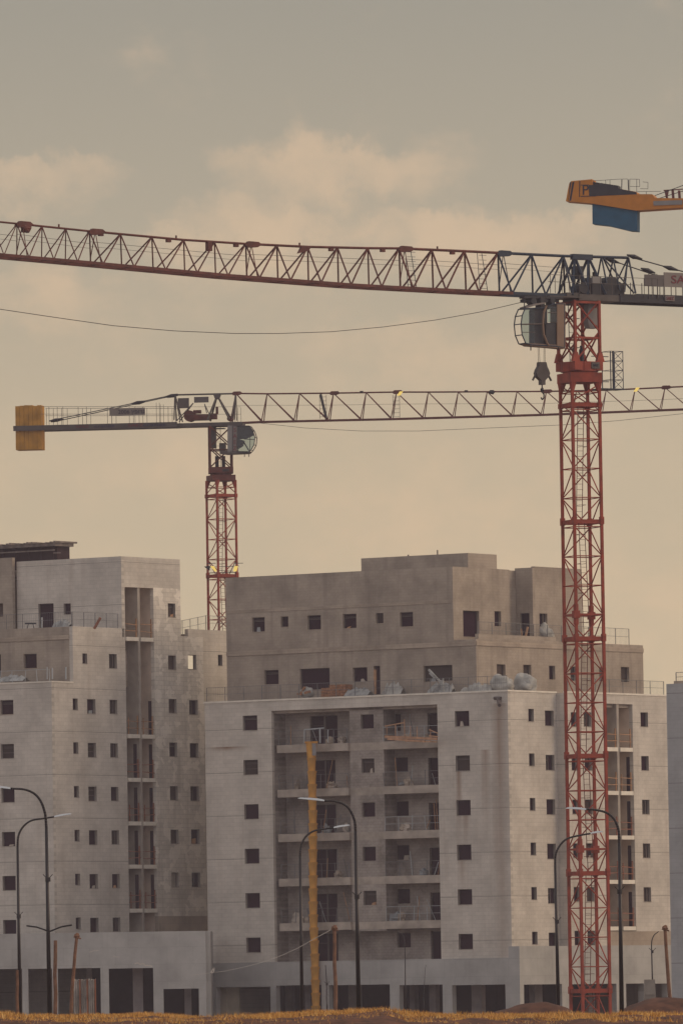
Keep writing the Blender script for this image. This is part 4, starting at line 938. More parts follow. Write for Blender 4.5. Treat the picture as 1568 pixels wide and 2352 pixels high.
mb = MB(); mb.bar(BP(736, 906), BP(752, 964, -.5), .1, 4); obj('jib_strut', mb, M_mach, B_.e)
for px0 in (735, 903):
    mb = MB()
    p = BP(px0, 908); q = BP(px0+16, 962)
    for x in (p[0], q[0]): mb.bar((x, -.3, q[2]), (x, -.3, p[2]), .02, 4)
    for k in range(6): z = q[2]+(p[2]-q[2])*(k+.5)/6; mb.bar((p[0], -.3, z), (q[0], -.3, z), .014, 3)
    obj('jib_ladder', mb, M_mach, B_.e)
for px in (830, 1070, 1128): x, y, z = BP(px, interp(BT, px)); mb = MB(); mb.box((x-.12, -.1, z), (x+.12, .1, z+.12)); obj('rope_guide', mb, M_mach, B_.e)
mb = MB(); mb.blob(BP(1129, 901), (.25, .12, .15), seed=2); obj('rope_pulley', mb, M_mach, B_.e)
mb = MB()
for px in (1241, 650, 655): pass
for px, py in ((921, 905), (1463, 896)):
    x, y, z = BP(px, py); f = MB(); f.bar((x, -.7, z-.1), (x, -.1, z), .03, 4); o = obj('floodlight', f, M_mach, B_.e)
    f = MB(); f.prism([(x-.22, z-.16), (x+.02, z-.16), (x+.24, z+.14), (x-.02, z+.14)], -.78, -.7); obj('lens', f, M_flood, o)
# head, machinery, counter-jib
zc = bF(500, 974)[1]
mb = MB(); ap = BP(499, 908)
for s in (-1, 1): mb.bar(ap, BP(480, 966, s*.7), .07, 4); mb.bar(ap, BP(530, 964, s*.7), .07, 4)
mb.bar(BP(403, 907), BP(541, 904), .07, 6); mb.prism([(ap[0]-.3, ap[2]+.12), (ap[0]+.3, ap[2]+.12), (ap[0]+.15, ap[2]-.3), (ap[0]-.15, ap[2]-.3)], -.15, .15)
for s in (-1, 1):
    for a, b, r in (((402, 908), (403, 966), .05), ((403, 908), (417, 968), .05), ((444, 926), (409, 968), .04), ((541, 905), (536, 962), .05), ((470, 928), (478, 950), .035), ((542, 905), (541, 965), .04)): mb.bar(BP(*a), BP(*b, s*.6), r, 5)
obj('top_frame', mb, M_steel, B_.e)
mb = MB(); mb.box((BP(411, 0)[0] if False else BP(411, 970)[0], -.75, zc-.2), (BP(560, 970)[0], .75, zc+.08)); obj('slewing_platform', mb, M_steel, B_.e)
mb = MB()
for s in (-1, 1): mb.box((BP(36, 972)[0], s*.85-.08, zc-.2), (BP(411, 970)[0], s*.85+.08, zc+.18))
for k in range(12): x = BP(45+k*31, 972)[0]; mb.box((x-.04, -.77, zc-.1), (x+.04, .77, zc+.1))
cj = obj('counter_jib', mb, M_steel, B_.e)
for px, w, s_, ink in ((312, 1.2, 'SAEZ', M_inkr),):
    x, z = bF(px, 972, -.95); obj('lettering', text_mb('SAEZ', .3, 1.15), M_inkr, cj, (x, -.95, zc)); x, z = bF(355, 972, -.95); obj('lettering', text_mb('cranes', .26, 1.7), M_bluel, cj, (x, -.95, zc))
    x, z = bF(190, 972, -.95); obj('lettering', text_mb('SAEZ', .26, 1.0), M_inkr, cj, (x, -.95, zc)); x, z = bF(215, 972, -.95)
    x, z = bF(222, 972, -.95); obj('lettering', text_mb('cranes', .26, 1.5), M_bluel, cj, (x+.6, -.95, zc))
mb = MB()
for k in range(6):
    x = BP(40+k*10, 980)[0]; mb.box((x, -.68, BP(70, 1034)[2]), (x+.318, .68, BP(70, 931+random.uniform(0, 3))[2]))
obj('counterweight', mb, M_yel, B_.e)
mb = MB()
for y in (-.95, .95):
    for py in (936, 953): a, b = bF(100, py, 0), bF(409, py, 0); mb.bar((a[0], y, a[1]), (b[0], y, b[1]), .02, 4)
    for px in (102, 118, 137, 150, 185, 204, 252, 262, 302, 315, 333, 364, 371, 391, 408): a = bF(px, 936 if px not in (364, 371) else 927, 0); mb.bar((a[0], y, zc+.1), (a[0], y, a[1]), .02, 4)
for py in (936, 953): a, b = BP(409, py), BP(557, py); mb.bar((a[0], -.8, a[2]), (b[0], -.8, b[2]), .016, 4)
for px in (543, 550, 557): a = BP(px, 938); mb.bar((a[0], -.8, zc), (a[0], -.8, a[2]), .018, 4)
obj('guard_rail', mb, M_steel, B_.e)
mb = MB()
for s in (-1, 1):
    A, Bp = BP(403, 907, s*.3), BP(118, 968, s*.75); mb.bar(A, Bp, .035, 5)
    for q in ((318, 925), (130, 965), (396, 909)):
        c = Vector(BP(*q, s*.4)); d = (Vector(Bp)-Vector(A)).normalized()*.5; mb.bar(c-d, c, .04, 6, r2=.12); mb.bar(c, c+d, .12, 6, r2=.04)
obj('pendant_bar', mb, M_mach, B_.e)
bo = board(B_, 252, 333, 936, 955, -1.03, M_signm)
x, z = bF(302, 946, -1.05); obj('lettering', text_mb('2006 \u05DF\u05D9\u05E4\u05D5\u05E8\u05D2', .42, 2.0), M_ink, bo, (x, -1.05, z))
board(B_, 409, 434, 914, 938, -.8, M_brownd if False else M_steel, name='control_cabinet'); board(B_, 446, 479, 911, 925, -.8, M_signd, name='blank_board')
mb = MB(); x, y, z = BP(437, 956); mb.bar((x, -.5, z), (x, .5, z), .42, 12); a = BP(430, 966); b = BP(480, 952); mb.box((a[0], -.5, a[2]), (b[0], .5, b[2])); a = BP(445, 950); b = BP(462, 942); mb.box((a[0], -.2, a[2]), (b[0], .2, b[2])); a = BP(484, 963); b = BP(498, 950); mb.box((a[0], -.3, a[2]), (b[0], .3, b[2])); a = BP(496, 952); b = BP(501, 934); mb.box((a[0], -.1, a[2]), (b[0], .1, b[2])); x, y, z = BP(529, 962); mb.bar((x, -.4, z), (x, .4, z), .2, 10)
obj('hoist_winch', mb, M_redj, B_.e)
zh1 = zc-.2; zh0 = bF(508, 1074)[1]; mb = MB(); a = .82
cs = [(-a,-a), (a,-a), (a,a), (-a,a)]
for x, y in cs: mb.bar((x,y,zh0), (x,y,zh1), .085, 4)
for f in range(4):
    p, q = cs[f], cs[(f+1)%4]; n = 2; h = (zh1-zh0)/n
    for k in range(n): mb.bar((*p, zh0+k*h), (*q, zh0+(k+1)*h), .045, 5); mb.bar((*q, zh0+k*h), (*p, zh0+(k+1)*h), .045, 5)
    mb.bar((*p, zh0+h*.85), (*q, zh0+h*.85), .06, 4)
obj('tower_head', mb, M_redj, B_.e, rotz=rad(12))
obj('ladder', ladder_mb(zh1-zh0, -.2, .2, .34, 0), M_navy, B_.e, (0, 0, zh0))
for x in (-.25, .25): mb = MB(); mb.bar((x, -.2, zh0-.2), (x, -.2, zh0+.85), .14, 10); obj('slewing_motor', mb, M_mach, B_.e)
zr = [bF(508, y)[1] for y in (1074, 1089, 1092, 1105)]
mb = MB(); mb.box((-.92, -.92, zr[1]+.05), (.92, .92, zr[0])); mb.bar((0,0,zr[2]-.05), (0,0,zr[1]+.1), .8, 18); obj('slewing_ring', mb, M_redj, B_.e, rotz=rad(10))
mb = MB(); mb.box((-.9, -.9, zr[3]), (.9, .9, zr[2])); obj('ring_support', mb, M_redj, B_.e, rotz=rad(24))
board(B_, 511, 526, 1077, 1083, -1.1, M_steel, 'SAEZ', .2, M_ink, name='name_plate', width=.4)
build_mast(B_, rad(30+8), 1.6, zr[3]-.0, 6.03, 4, M_red, rl=.08, rd=.036, zj0=bF(510, 1135)[1])
for px, s in ((493, -1), (540, 1)):
    x, z = bF(px, 1306, -1.1); f = MB(); f.bar((x, -1.1, z-.2), (0, -.5, z-.1), .03, 4); f.bar((x+s*-.1, -1.12, z+.4), (x+s*.6, -1.0, z+.4), .03, 4); o = obj('floodlight', f, M_mach, B_.e)
    f = MB(); f.prism([(x-.3, z+.18), (x-.02, z+.18), (x+.2, z-.22), (x+.05, z-.24)] if s < 0 else [(x-.02, z+.18), (x+.24, z+.18), (x+.12, z-.22), (x-.12, z-.22)], -1.3, -1.2); obj('lens', f, M_flood, o)
mb = MB(); x0, z0 = bF(472, 1303, -1.0); x1, z1 = bF(549, 1300, -1.0)
mb.bar((x0, -1.0, z0), (x1, -1.0, z1), .03, 4); mb.prism([(x0-.1, z0+.05), (x0+.35, z0+.1), (x0+.3, z0-.25)], -1.1, -.9); mb.box((x0+.3, -1, z0-.45), (x1-.2, -.9, z0-.4)); obj('lamp_bracket', mb, M_mach, B_.e)
# cab of the rear crane
Q = lambda px, py: B_.F(px, py, -1.0); y0, y1 = -1.3, -.3
prof = [Q(536, 979), Q(574, 979), Q(582, 990), Q(587, 1005), Q(585, 1022), Q(578, 1034), Q(572, 1040), Q(536, 1038)]
ba = [('rear_panel', M_grey, [('prism', ([Q(524, 978), Q(534, 978), Q(534, 1040), Q(524, 1040)], y0, y1))]),
      ('side_panel', M_sign, [('prism', ([Q(534.2, 978), Q(545, 978), Q(545, 1040), Q(534.2, 1040)], y0-.02, y1))]),
      ('roller_blind', M_mach, [('prism', ([Q(546, 980), Q(573, 980), Q(582, 992), Q(585, 1000), Q(568, 1008), Q(546, 1010)], y0+.05, y0+.12))]),
      ('seat', M_mach, [('prism', ([Q(546, 1008), Q(560, 1012), Q(556, 1024), Q(546, 1030)], y0+.1, y1-.1)), ('bar', ((Q(560, 1014)[0], y0+.1, Q(560, 1014)[1]), (Q(573, 1036)[0], y0+.1, Q(573, 1036)[1]), .05, 5))]),
      ('floor_pan', M_steel, [('prism', ([Q(506, 1036), Q(575, 1037), Q(572, 1042), Q(520, 1044), Q(506, 1042)], y0, y1))]),
      ('cross_rail', M_mach, [('bar', ((Q(562, 1009)[0], y0, Q(562, 1009)[1]), (Q(586, 1010)[0], y0, Q(586, 1010)[1]), .03, 5)), ('bar', ((Q(576, 1000)[0], y0, Q(576, 1000)[1]), (Q(575, 1038)[0], y0, Q(575, 1038)[1]), .025, 5))]),
      ('step', M_mach, [('bar', ((Q(563, 1042)[0], y0, Q(563, 1042)[1]), (Q(563, 1050)[0], y0, Q(563, 1050)[1]), .03, 5)), ('bar', ((Q(573, 1042)[0], y0, Q(573, 1042)[1]), (Q(573, 1050)[0], y0, Q(573, 1050)[1]), .03, 5))])]
cab = build_cab(B_, prof, y0, y1, M_mach, None, None, [([Q(546, 980), Q(574, 980), Q(582, 990), Q(587, 1005), Q(585, 1022), Q(578, 1034), Q(572, 1039), Q(546, 1038)], y0)], ba, None, None)
for i, ch in enumerate('SAEZ'):
    x, z = B_.F(539.5, 988+i*14, y0-.04); obj('lettering', text_mb(ch, .42), M_inkr, cab, (x, y0-.04, z))
mb = MB(); p = Q(497, 978); q = Q(504, 1036); mb.box((BP(484, 980)[0], -.3, BP(484, 1030)[2]), (BP(496, 980)[0], .2, BP(490, 982)[2])); mb.box((BP(505, 1036)[0], -.3, BP(505, 1036)[2]), (BP(518, 1010)[0], .3, BP(518, 1018)[2])); obj('electric_cabinet', mb, M_steel, B_.e)
mb = MB(); pts = []
for px, py in ((590, 971), (700, 983), (830, 990), (960, 990), (1100, 984), (1290, 976), (1420, 966), (1568, 950), (1640, 942)):
    pts.append(at(px, py, 638 - (px-540)*.004))
p0 = pts[0]; mb.tube([p - p0 for p in pts], .02, 4); o = obj('power_cable', mb, M_cable, None, p0); tag(o, 'fainter cable hanging just below the jib of the smaller crane', 'cable')

# ---------------- yellow crane at the upper right
Yc = Frame('tower_crane', 1660, 600, 560, -12)
tag(Yc.e, 'orange crane tail end with a petrol-blue counterweight, at the top right against the sky', 'crane')
U = lambda zx, zy, off=0.0: Yc.F(1263.1+.1944*zx, 390.4+.1944*zy, off)
mb = MB(); mb.prism([U(*p) for p in ((205,380),(228,250),(246,165),(272,142),(515,120),(520,185),(870,240),(1030,268),(1040,297),(1220,297),(1255,342),(1568,345),(2050,345),(2050,430),(1568,455),(1100,485),(1030,490),(500,405))], -.7, .7)
body = obj('counter_jib', mb, M_orange, Yc.e)
mb = MB(); mb.prism([U(*p) for p in ((510,405),(1040,480),(1040,730),(950,725),(700,665),(512,645))], -.5, .5); obj('counterweight', mb, M_blue, Yc.e)
mb = MB()
for a, b in ((232, 272), (262, 305)): mb.prism([U(a+22 if a == 232 else b-22, 155), U(b, 148), U(b-38, 372), U(a-0 if a == 232 else b-60, 378)], -.715, -.70)
obj('dark_stripe', mb, M_ink, body)
mb = MB(); mb.prism([U(*p) for p in ((475,190),(700,178),(820,232),(1030,272),(1040,298),(480,322))], -.72, -.70); obj('louvred_panel', mb, M_mach, body)
mb = MB()
for a, b in (((370, 140), (365, 330)), ((380, 190), (480, 188)), ((380, 322), (560, 318))):
    p, q = U(*a), U(*b); mb.bar((p[0], -.71, p[1]), (q[0], -.71, q[1]), .03, 4)
obj('panel_edge', mb, M_ink, body)
p = U(435, 252); obj('lettering', text_mb('P', .95), M_ink, body, (p[0], -.72, p[1]))
mb = MB()
xs_ = [530, 560, 580, 610, 630, 655, 680, 700, 720, 745, 770, 790, 805]
for i, zx in enumerate(xs_):
    p = U(zx, 150+ (zx-530)*.15); q = U(zx, 200+(zx-530)*.2); mb.box((p[0]-.06, -.5, q[1]-.3), (p[0]+.05, .5, p[1]))
mb.prism([U(*p) for p in ((515,180),(660,180),(820,225),(880,240),(1030,268),(1030,290),(515,240))], -.6, .6)
obj('ballast_stack', mb, M_mach, Yc.e)
mb = MB()
def wire(pts, y, r=.018):
    q = [U(*p) for p in pts]; mb.tube([(a, y, b) for a, b in q], r, 4)
wire([(520,140),(860,118),(860,245)], -.7); wire([(865,235),(870,118),(935,118),(940,245)], -.7); wire([(955,260),(958,118),(1070,120),(1075,205),(960,205)], -.65); wire([(1040,120),(1040,300)], -.7); wire([(1000,118),(1000,260)], .6); wire([(1075,133),(1135,138),(1135,215),(1045,213)], .5); wire([(725,125),(725,200)], -.7); wire([(672,130),(680,200)], -.7)
wire([(945,125),(945,260)], -.7, .03); wire([(1045,265),(1320,262)], -.6); wire([(1150,265),(1150,300)], -.6, .02); wire([(530,135),(530,180)], -.6, .03)
wire([(1250,310),(1568,195),(2000,40)], -.5, .03); wire([(1260,330),(1568,235),(2000,100)], .5, .03)
obj('guard_rail', mb, M_mach, Yc.e)
mb = MB()
for zx, lean, w in ((1370, 20, 24), (1400, -16, 16), (1455, 8, 26), (1530, 8, 26), (1590, 10, 26), (1650, 0, 26)):
    a = U(zx, 250); b = U(zx+lean, 345); h = w*.1944/35; mb.prism([(a[0]-h/2, a[1]), (a[0]+h/2, a[1]), (b[0]+h/2, b[1]), (b[0]-h/2, b[1])], -.5, -.3)
a = U(1350, 250); b = U(1700, 225); mb.bar((a[0], -.45, a[1]), (b[0], -.45, b[1]), .05, 4); 
obj('winch_frame', mb, M_redj, Yc.e)
board(Yc, 1263.1+.1944*1215, 1263.1+.1944*1556, 390.4+.1944*355, 390.4+.1944*420, -.76, M_grey)
zt = U(1900, 430)[1]
mb = mast_section(1.8, 6, 4); me = mb.mesh('mast_section'); z = zt-.3; xm = U(2040, 400)[0]
while z > .2: obj('mast_section', me, M_orange, Yc.e, (xm, 0, z-6), 0); z -= 6
mb = MB(); tnn = [(xm-1+2*k, zt+1.6) for k in range(12)]; bnn = [(xm-2+2*k, zt) for k in range(12)]; obj('jib_section', truss(tnn, bnn, 1.3, .08, .08, .05, [(i, i) for i in range(12)]+[(i, i+1) for i in range(11)], 0), M_orange, Yc.e)

#=================================================================== GROUND
M_soil = mat('dry_soil', (0.11, 0.040, 0.020), var=0.7, vscale=3.0, bump=0.6)
M_dirt = mat('dug_earth', (0.10, 0.042, 0.025), var=0.5, vscale=2.0, bump=0.6)
M_ground = mat('site_ground', (0.20, 0.15, 0.11), var=0.3, vscale=0.1)
mb = MB(); S_ = 9000; mb.face([(-S_,-300,0),(S_,-300,0),(S_,S_,0),(-S_,S_,0)]); o = obj('ground', mb, M_ground); tag(o, 'flat sandy building-site ground', kind='structure')
PROF = [(-300,2325),(0,2322),(60,2327),(115,2327),(280,2326),(400,2329),(500,2329),(620,2327),(690,2322),(740,2319),(790,2317),(830,2315),(860,2310),(882,2314),(909,2323),(959,2325),(1017,2328),(1070,2325),(1119,2328),(1200,2327),(1240,2328),(1308,2323),(1360,2327),(1429,2322),(1500,2325),(1568,2326),(1900,2325)]
YR = 150.0
def ridge_z(x):
    px = CW/2 + x*FPX/YR; return at(px, interp(PROF, px)+7, YR).z
def ridge_h(x, y):
    """height of the verge: crest at YR, falling to a track in front and to the site behind"""
    z = ridge_z(x) if abs(x) < 9 else ridge_z(9*math.copysign(1, x)) + .1*noise.noise(Vector((x*.3, 0, 5)))
    d = y - YR
    n = .05*noise.noise(Vector((x*1.1, y*.6, 1.7))) + .035*noise.noise(Vector((x*4, y*1.9, 3.3))) + .015*noise.noise(Vector((x*11, y*6, 1)))
    if d <= 0: return max(z + d*.014 + n*min(1, -d/3+.2), 0.05)
    return max(z - d*d*.02, -.5)
mb = MB(); nx, ny = 420, 90
xs_ = [-40 + 80*i/nx if False else 0 for i in range(nx+1)]
xs_ = []
for i in range(nx+1):
    t_ = 2*i/nx - 1; xs_.append(math.copysign(abs(t_)**1.6, t_)*45)
xs_ = sorted(set([round(-45+i*1.0, 3) for i in range(91) if abs(-45+i) > 7.5] + [round(-7.5+i*.06, 3) for i in range(251)]))
ys_ = [20, 40, 60, 80, 100, 110, 118, 124, 129, 133] + [136+i*.3 for i in range(62)] + [156+i for i in range(8)]
nx = len(xs_)
vs = [(x, y, ridge_h(x, y)) for y in ys_ for x in xs_]
mb.v = vs
for j in range(len(ys_)-1):
    for i in range(nx-1): mb.f.append((j*nx+i, j*nx+i+1, (j+1)*nx+i+1, (j+1)*nx+i)); mb.m.append(0)
o = obj('verge_terrain', mb, M_soil, smooth=True); tag(o, 'dark soil bank along the front', kind='structure')
# spoil mounds behind the verge
def mound(name, label, Y, prof, depth):
    a = at(prof[0][0], 2330, Y); b = at(prof[-1][0], 2330, Y); mb = MB(); n, m_ = 60, 24; base = min(at(px, py, Y).z for px, py in prof) - .5
    cxm = (a.x+b.x)/2
    for j in range(m_+1):
        v = -1 + 2*j/m_
        for i in range(n+1):
            px = prof[0][0] + (prof[-1][0]-prof[0][0])*i/n; p = at(px, interp(prof, px), Y)
            zz = p.z*(1-abs(v)**1.7) ; zz += .08*noise.noise(Vector((p.x*1.4, v*5, Y)))
            mb.v.append((p.x-cxm, v*depth, max(zz, 0)))
    for j in range(m_):
        for i in range(n): q = j*(n+1)+i; mb.f.append((q, q+1, q+n+2, q+n+1)); mb.m.append(0)
    o = obj(name, mb, M_dirt, None, (cxm, Y, 0), smooth=True); tag(o, label, 'mound', 'heaps of dug earth'); return o
mound('earth_mound', 'low brown heap of earth left of the tall crane mast', 330, [(1090, 2345), (1119, 2330), (1146, 2322), (1180, 2310), (1218, 2303.5), (1255, 2303), (1280, 2308), (1300, 2315), (1330, 2330), (1360, 2345)], 3)
mound('earth_mound', 'larger brown heap of earth right of the mast, under the concrete block', 330, [(1390, 2345), (1429, 2320), (1450, 2308), (1478, 2297), (1505, 2291), (1540, 2291), (1568, 2293), (1620, 2300), (1700, 2330)], 3.5)
# dry grass: blades over the verge
M_grass = bpy.data.materials.new('dry_grass'); M_grass.use_nodes = True; t = M_grass.node_tree; b = t.nodes['Principled BSDF']; b.inputs['Roughness'].default_value = .8
ge = N(t, 'ShaderNodeNewGeometry'); t.links.new(ramp(t, ge.outputs['Random Per Island'], [(0, (.22, .095, .03)), (.3, (.52, .24, .06)), (.75, (.80, .42, .10)), (1, (.9, .62, .25))]), b.inputs['Base Color'])
mb = MB(); rnd = random.Random(3)
cnt = 0
while cnt < 50000:
    x = rnd.uniform(-7.5, 7.5); y = YR - abs(rnd.gauss(0, 1))*3.2 + .4
    if y < 138: continue
    dens = .35 + 1.7*noise.noise(Vector((x*.6, y*.5, 9))) + .9*noise.noise(Vector((x*2.2, y*1.5, 2))) - .25*math.exp(-((x+.6)/2.2)**2)
    crest = math.exp(-((y-YR)/1.1)**2)
    if rnd.random() > dens*.8 + crest*max(0., .35+.9*noise.noise(Vector((x*.9, 0, 7)))): continue
    z = ridge_h(x, y) - .01; h = (.028 + .06*rnd.random()**1.5)*(.75+1.1*max(0, noise.noise(Vector((x*1.3, y*.8, 4)))+.25)); a = rnd.uniform(0, math.pi); w = .0045 + .004*rnd.random()
    lx, ly = rnd.gauss(0, .035), rnd.gauss(0, .03); ca, sa = math.cos(a)*w, math.sin(a)*w
    mb.face([(x-ca, y-sa, z), (x+ca, y+sa, z), (x+lx, y+ly, z+h)]); cnt += 1
o = obj('dry_grass', mb, M_grass); tag(o, 'golden dry grass along the bank at the foot of the picture', 'grass', kind='stuff')

#=================================================================== STREET LAMPS
M_pole = mat('black_lamp_post', (0.022, 0.018, 0.020), rough=0.35, metal=0.5, spec=.5)
M_head = mat('aluminium_luminaire', (0.50, 0.50, 0.50), rough=0.25, metal=0.9)
def lamp(px, pts, Y, label, ybr, group='curved street lamps', r0=.085, head=True):
    """pts: survey points of the curved arm from the top of the straight post to the tip"""
    base = at(px, 2345, Y); e = bpy.data.objects.new('street_lamp', None); COL.objects.link(e); e.location = (base.x, Y, 0); tag(e, label, 'street lamp', group)
    P = [at(a, b, Y) - Vector((base.x, Y, 0)) for a, b in pts]; 
    # smooth the arm
    sm = []
    for i in range(len(P)-1):
        p0, p1, p2, p3 = P[max(0, i-1)], P[i], P[i+1], P[min(len(P)-1, i+2)]
        for k in range(5):
            t_ = k/5; sm.append(.5*((2*p1) + (-p0+p2)*t_ + (2*p0-5*p1+4*p2-p3)*t_*t_ + (-p0+3*p1-3*p2+p3)*t_**3))
    sm.append(P[-1]); top = sm[0]
    mb = MB(); mb.bar((0, 0, 0), (0, 0, 1.2), r0*1.45, 10); mb.bar((0, 0, 1.2), (top.x, 0, top.z), r0, 10, r2=r0*.62); post = obj('post', mb, M_pole, e, smooth=True)
    k = int(len(sm)*.72); mb = MB(); mb.tube(sm[:k+1], r0*.6, 8, r2=r0*.42); obj('arm', mb, M_pole, e, smooth=True)
    if head:
        a, b = sm[k], sm[-1]; d = (b-a); L_ = d.length; d.normalize(); up = Vector((0, 0, 1)); mb = MB()
        n = Vector((0, 1, 0)); prof_ = [(0, .05), (.15, .07), (L_*.5, .075), (L_*.9, .05), (L_, .02)]
        for (s0, h0), (s1, h1) in zip(prof_, prof_[1:]):
            A, B = a + d*s0, a + d*s1; q = []
            for c, hh in ((A, h0), (B, h1)):
                for sy, sz in ((-.12, 0), (.12, 0), (.1, 1), (-.1, 1)): q.append(c + n*sy + up*(sz*hh - .02))
            i0 = len(mb.v); mb.v += [tuple(v) for v in q]
            for f in ((0,1,5,4),(1,2,6,5),(2,3,7,6),(3,0,4,7)): mb.f.append(tuple(i0+v for v in f)); mb.m.append(0)
            mb.f.append((i0, i0+3, i0+2, i0+1)); mb.m.append(0); mb.f.append((i0+4, i0+5, i0+6, i0+7)); mb.m.append(0)
        obj('lamp_head', mb, M_head, e)
    if ybr:
        z = at(px, ybr, Y).z; mb = MB()
        for s in (-1, 1): mb.bar((0, 0, z-.12), (s*.17, 0, z+.06), .018, 4)
        mb.bar((0, 0, z-.2), (0, 0, z-.05), r0*1.1, 8); obj('banner_bracket', mb, M_pole, e)
    return e
def arm_left(px, top, tip): return [(px-2, top+70), (px-3, top+48), (px-12, top+24), (px-28, top+11), (px-50, top+4), (px-75, top+1), (tip+30, top-3), (tip, top-1)]
lamp(115, [(107, 1900), (104, 1868), (94, 1840), (78, 1822), (55, 1813), (25, 1811), (0, 1807), (-30, 1805)], 300, 'leftmost tall street lamp, its arm reaching left out of the picture', 2012)
lamp(824, [(816, 1910), (814, 1885), (803, 1860), (787, 1846), (765, 1840), (745, 1839), (715, 1834), (684, 1833)], 300, 'tall street lamp reaching left across the yellow rubbish chute', 2052)
lamp(1427, [(1421, 1935), (1419, 1905), (1408, 1880), (1390, 1866), (1365, 1860), (1345, 1859), (1322, 1855), (1298, 1856)], 300, 'tall street lamp reaching left across the red crane mast', 2040)
lamp(47, [(41, 1945), (43, 1920), (53, 1900), (72, 1885), (100, 1880), (125, 1876), (148, 1871), (165, 1869)], 345, 'shorter street lamp at the far left with its arm reaching right', 2098, r0=.08)
lamp(694, [(689, 1965), (692, 1942), (702, 1922), (720, 1909), (745, 1904), (766, 1901), (785, 1896), (803, 1895)], 345, 'shorter street lamp just left of the yellow chute with its arm reaching right', None, r0=.08)
lamp(1282, [(1274, 1985), (1276, 1960), (1288, 1938), (1305, 1925), (1335, 1918), (1355, 1914), (1370, 1910), (1384, 1910)], 345, 'shorter street lamp just left of the crane mast with its arm reaching right', 2110, r0=.08)
lamp(1500, [(1495, 2175), (1496, 2160), (1501, 2148), (1508, 2142), (1514, 2138), (1524, 2135)], 420, 'small thin lamp standing on the earth heap at the right', 2180, group='small thin lamps', r0=.05, head=False)
lamp(931, [(930, 2200), (929, 2170), (926, 2150), (918, 2143), (905, 2139), (895, 2137)], 520, 'small thin lamp before the middle balconies', None, group='small thin lamps', r0=.05, head=False)
lamp(752, [(750, 2290), (750, 2262), (749, 2240), (748, 2225), (747, 2212), (747, 2205)], 520, 'short dark pole beside the brown timber post near the chute', 2256, group='small thin lamps', r0=.06, head=False)
lamp(975, [(972, 2290), (974, 2262), (975, 2240), (976, 2225), (979, 2212), (980, 2207)], 540, 'very thin leaning pole before the ground floor openings', None, group='small thin lamps', r0=.03, head=False)
# cross arms on the left pair
mb = MB(); z = at(110, 2140, 300).z; x = at(114, 2140, 300).x
for s in (-1, 1): mb.tube([(0, 0, 0), (s*.25, 0, .1), (s*.45, 0, .17), (s*.8, 0, .22)], .03, 5)
o = obj('twin_bracket', mb, M_pole, None, (x, 300-.1, z)); tag(o, 'small dark twin bracket clamped on the leftmost tall lamp post', 'bracket')

#=================================================================== TIMBER POSTS, ROPES, SMALL THINGS
M_post = mat('weathered_timber', (0.17, 0.085, 0.052), var=0.35, vscale=4)
def post(name, x0, y0, x1, y1, Y, r, label, cap=False):
    r *= .75
    a = at(x0, y0, Y); b = at(x1, y1, Y); b = b + (b-a)*((0-b.z)/(b.z-a.z)) if b.z > 0 else b
    mb = MB(); n = 7; pts = []
    for k in range(n+1):
        p = b.lerp(a, k/n) - b; pts.append(p + Vector((random.uniform(-.02, .02) if 0 < k < n else 0, 0, 0)))
    mb.tube(pts, r*1.15, 8, r2=r*.85)
    if cap: mb.blob(pts[-1] + Vector((0, 0, 0)), (r*1.7, r*1.7, r*1.5), seed=4); mb.bar(pts[-1] - Vector((.02, 0, .05)), pts[-1] + Vector((.16, 0, -.1)), .03, 5)
    o = obj(name, mb, M_post, None, b, smooth=False); tag(o, label, 'post', 'leaning timber posts'); return o
post('timber_post', 128, 2160, 127, 2325, 320, .10, 'brown timber post close beside the leftmost tall lamp post')
post('timber_post', 177, 2150, 163, 2322, 320, .09, 'brown timber post leaning right, left of the pale fence panel', True)
post('timber_post', 40, 2228, 40, 2325, 320, .08, 'short brown timber post half behind the far left lamp post')
post('timber_post', 768, 2132, 770, 2310, 330, .10, 'brown timber post with a rope tied to its top, right of the yellow chute', True)
post('timber_post', 1526, 2132, 1538, 2300, 330, .095, 'brown timber post leaning left on the earth heap at the right', True)
M_glint = mat('silver_tape', (0.52, 0.47, 0.42), rough=0.3, metal=0.5)
mb = MB(); pts = [at(x, y, 331) for x, y in ((766, 2132), (748, 2142), (715, 2160), (685, 2177), (650, 2193), (610, 2208), (570, 2219), (520, 2230), (440, 2240))]; p0 = pts[0]; mb.tube([p-p0 for p in pts], .016, 4, r2=.007)
o = obj('barrier_tape', mb, M_glint, None, p0); tag(o, 'pale tape slanting down to the left from the post by the chute', 'tape', 'barrier tapes')
def scrap(pts, label, r=.03):
    q = [at(x, y, 335) for x, y in pts]; mb = MB(); mb.tube([p-q[0] for p in q], r, 4); o = obj('barrier_tape', mb, M_glint, None, q[0]); tag(o, label, 'tape', 'barrier tapes')
scrap([(484, 2237), (488, 2228), (493, 2222), (491, 2232), (484, 2237)], 'curl of shiny tape below the corner of the left block', .03)
scrap([(206, 2187), (215, 2184), (228, 2183)], 'scrap of tape over the ground floor, right of the leaning post', .018)
scrap([(261, 2197), (268, 2198), (275, 2198)], 'faint scrap of tape above the left ground floor opening', .015)
scrap([(310, 2214), (316, 2211), (322, 2215), (330, 2213), (334, 2218), (342, 2217), (350, 2220)], 'glinting tape along the top of the second ground floor opening', .03)
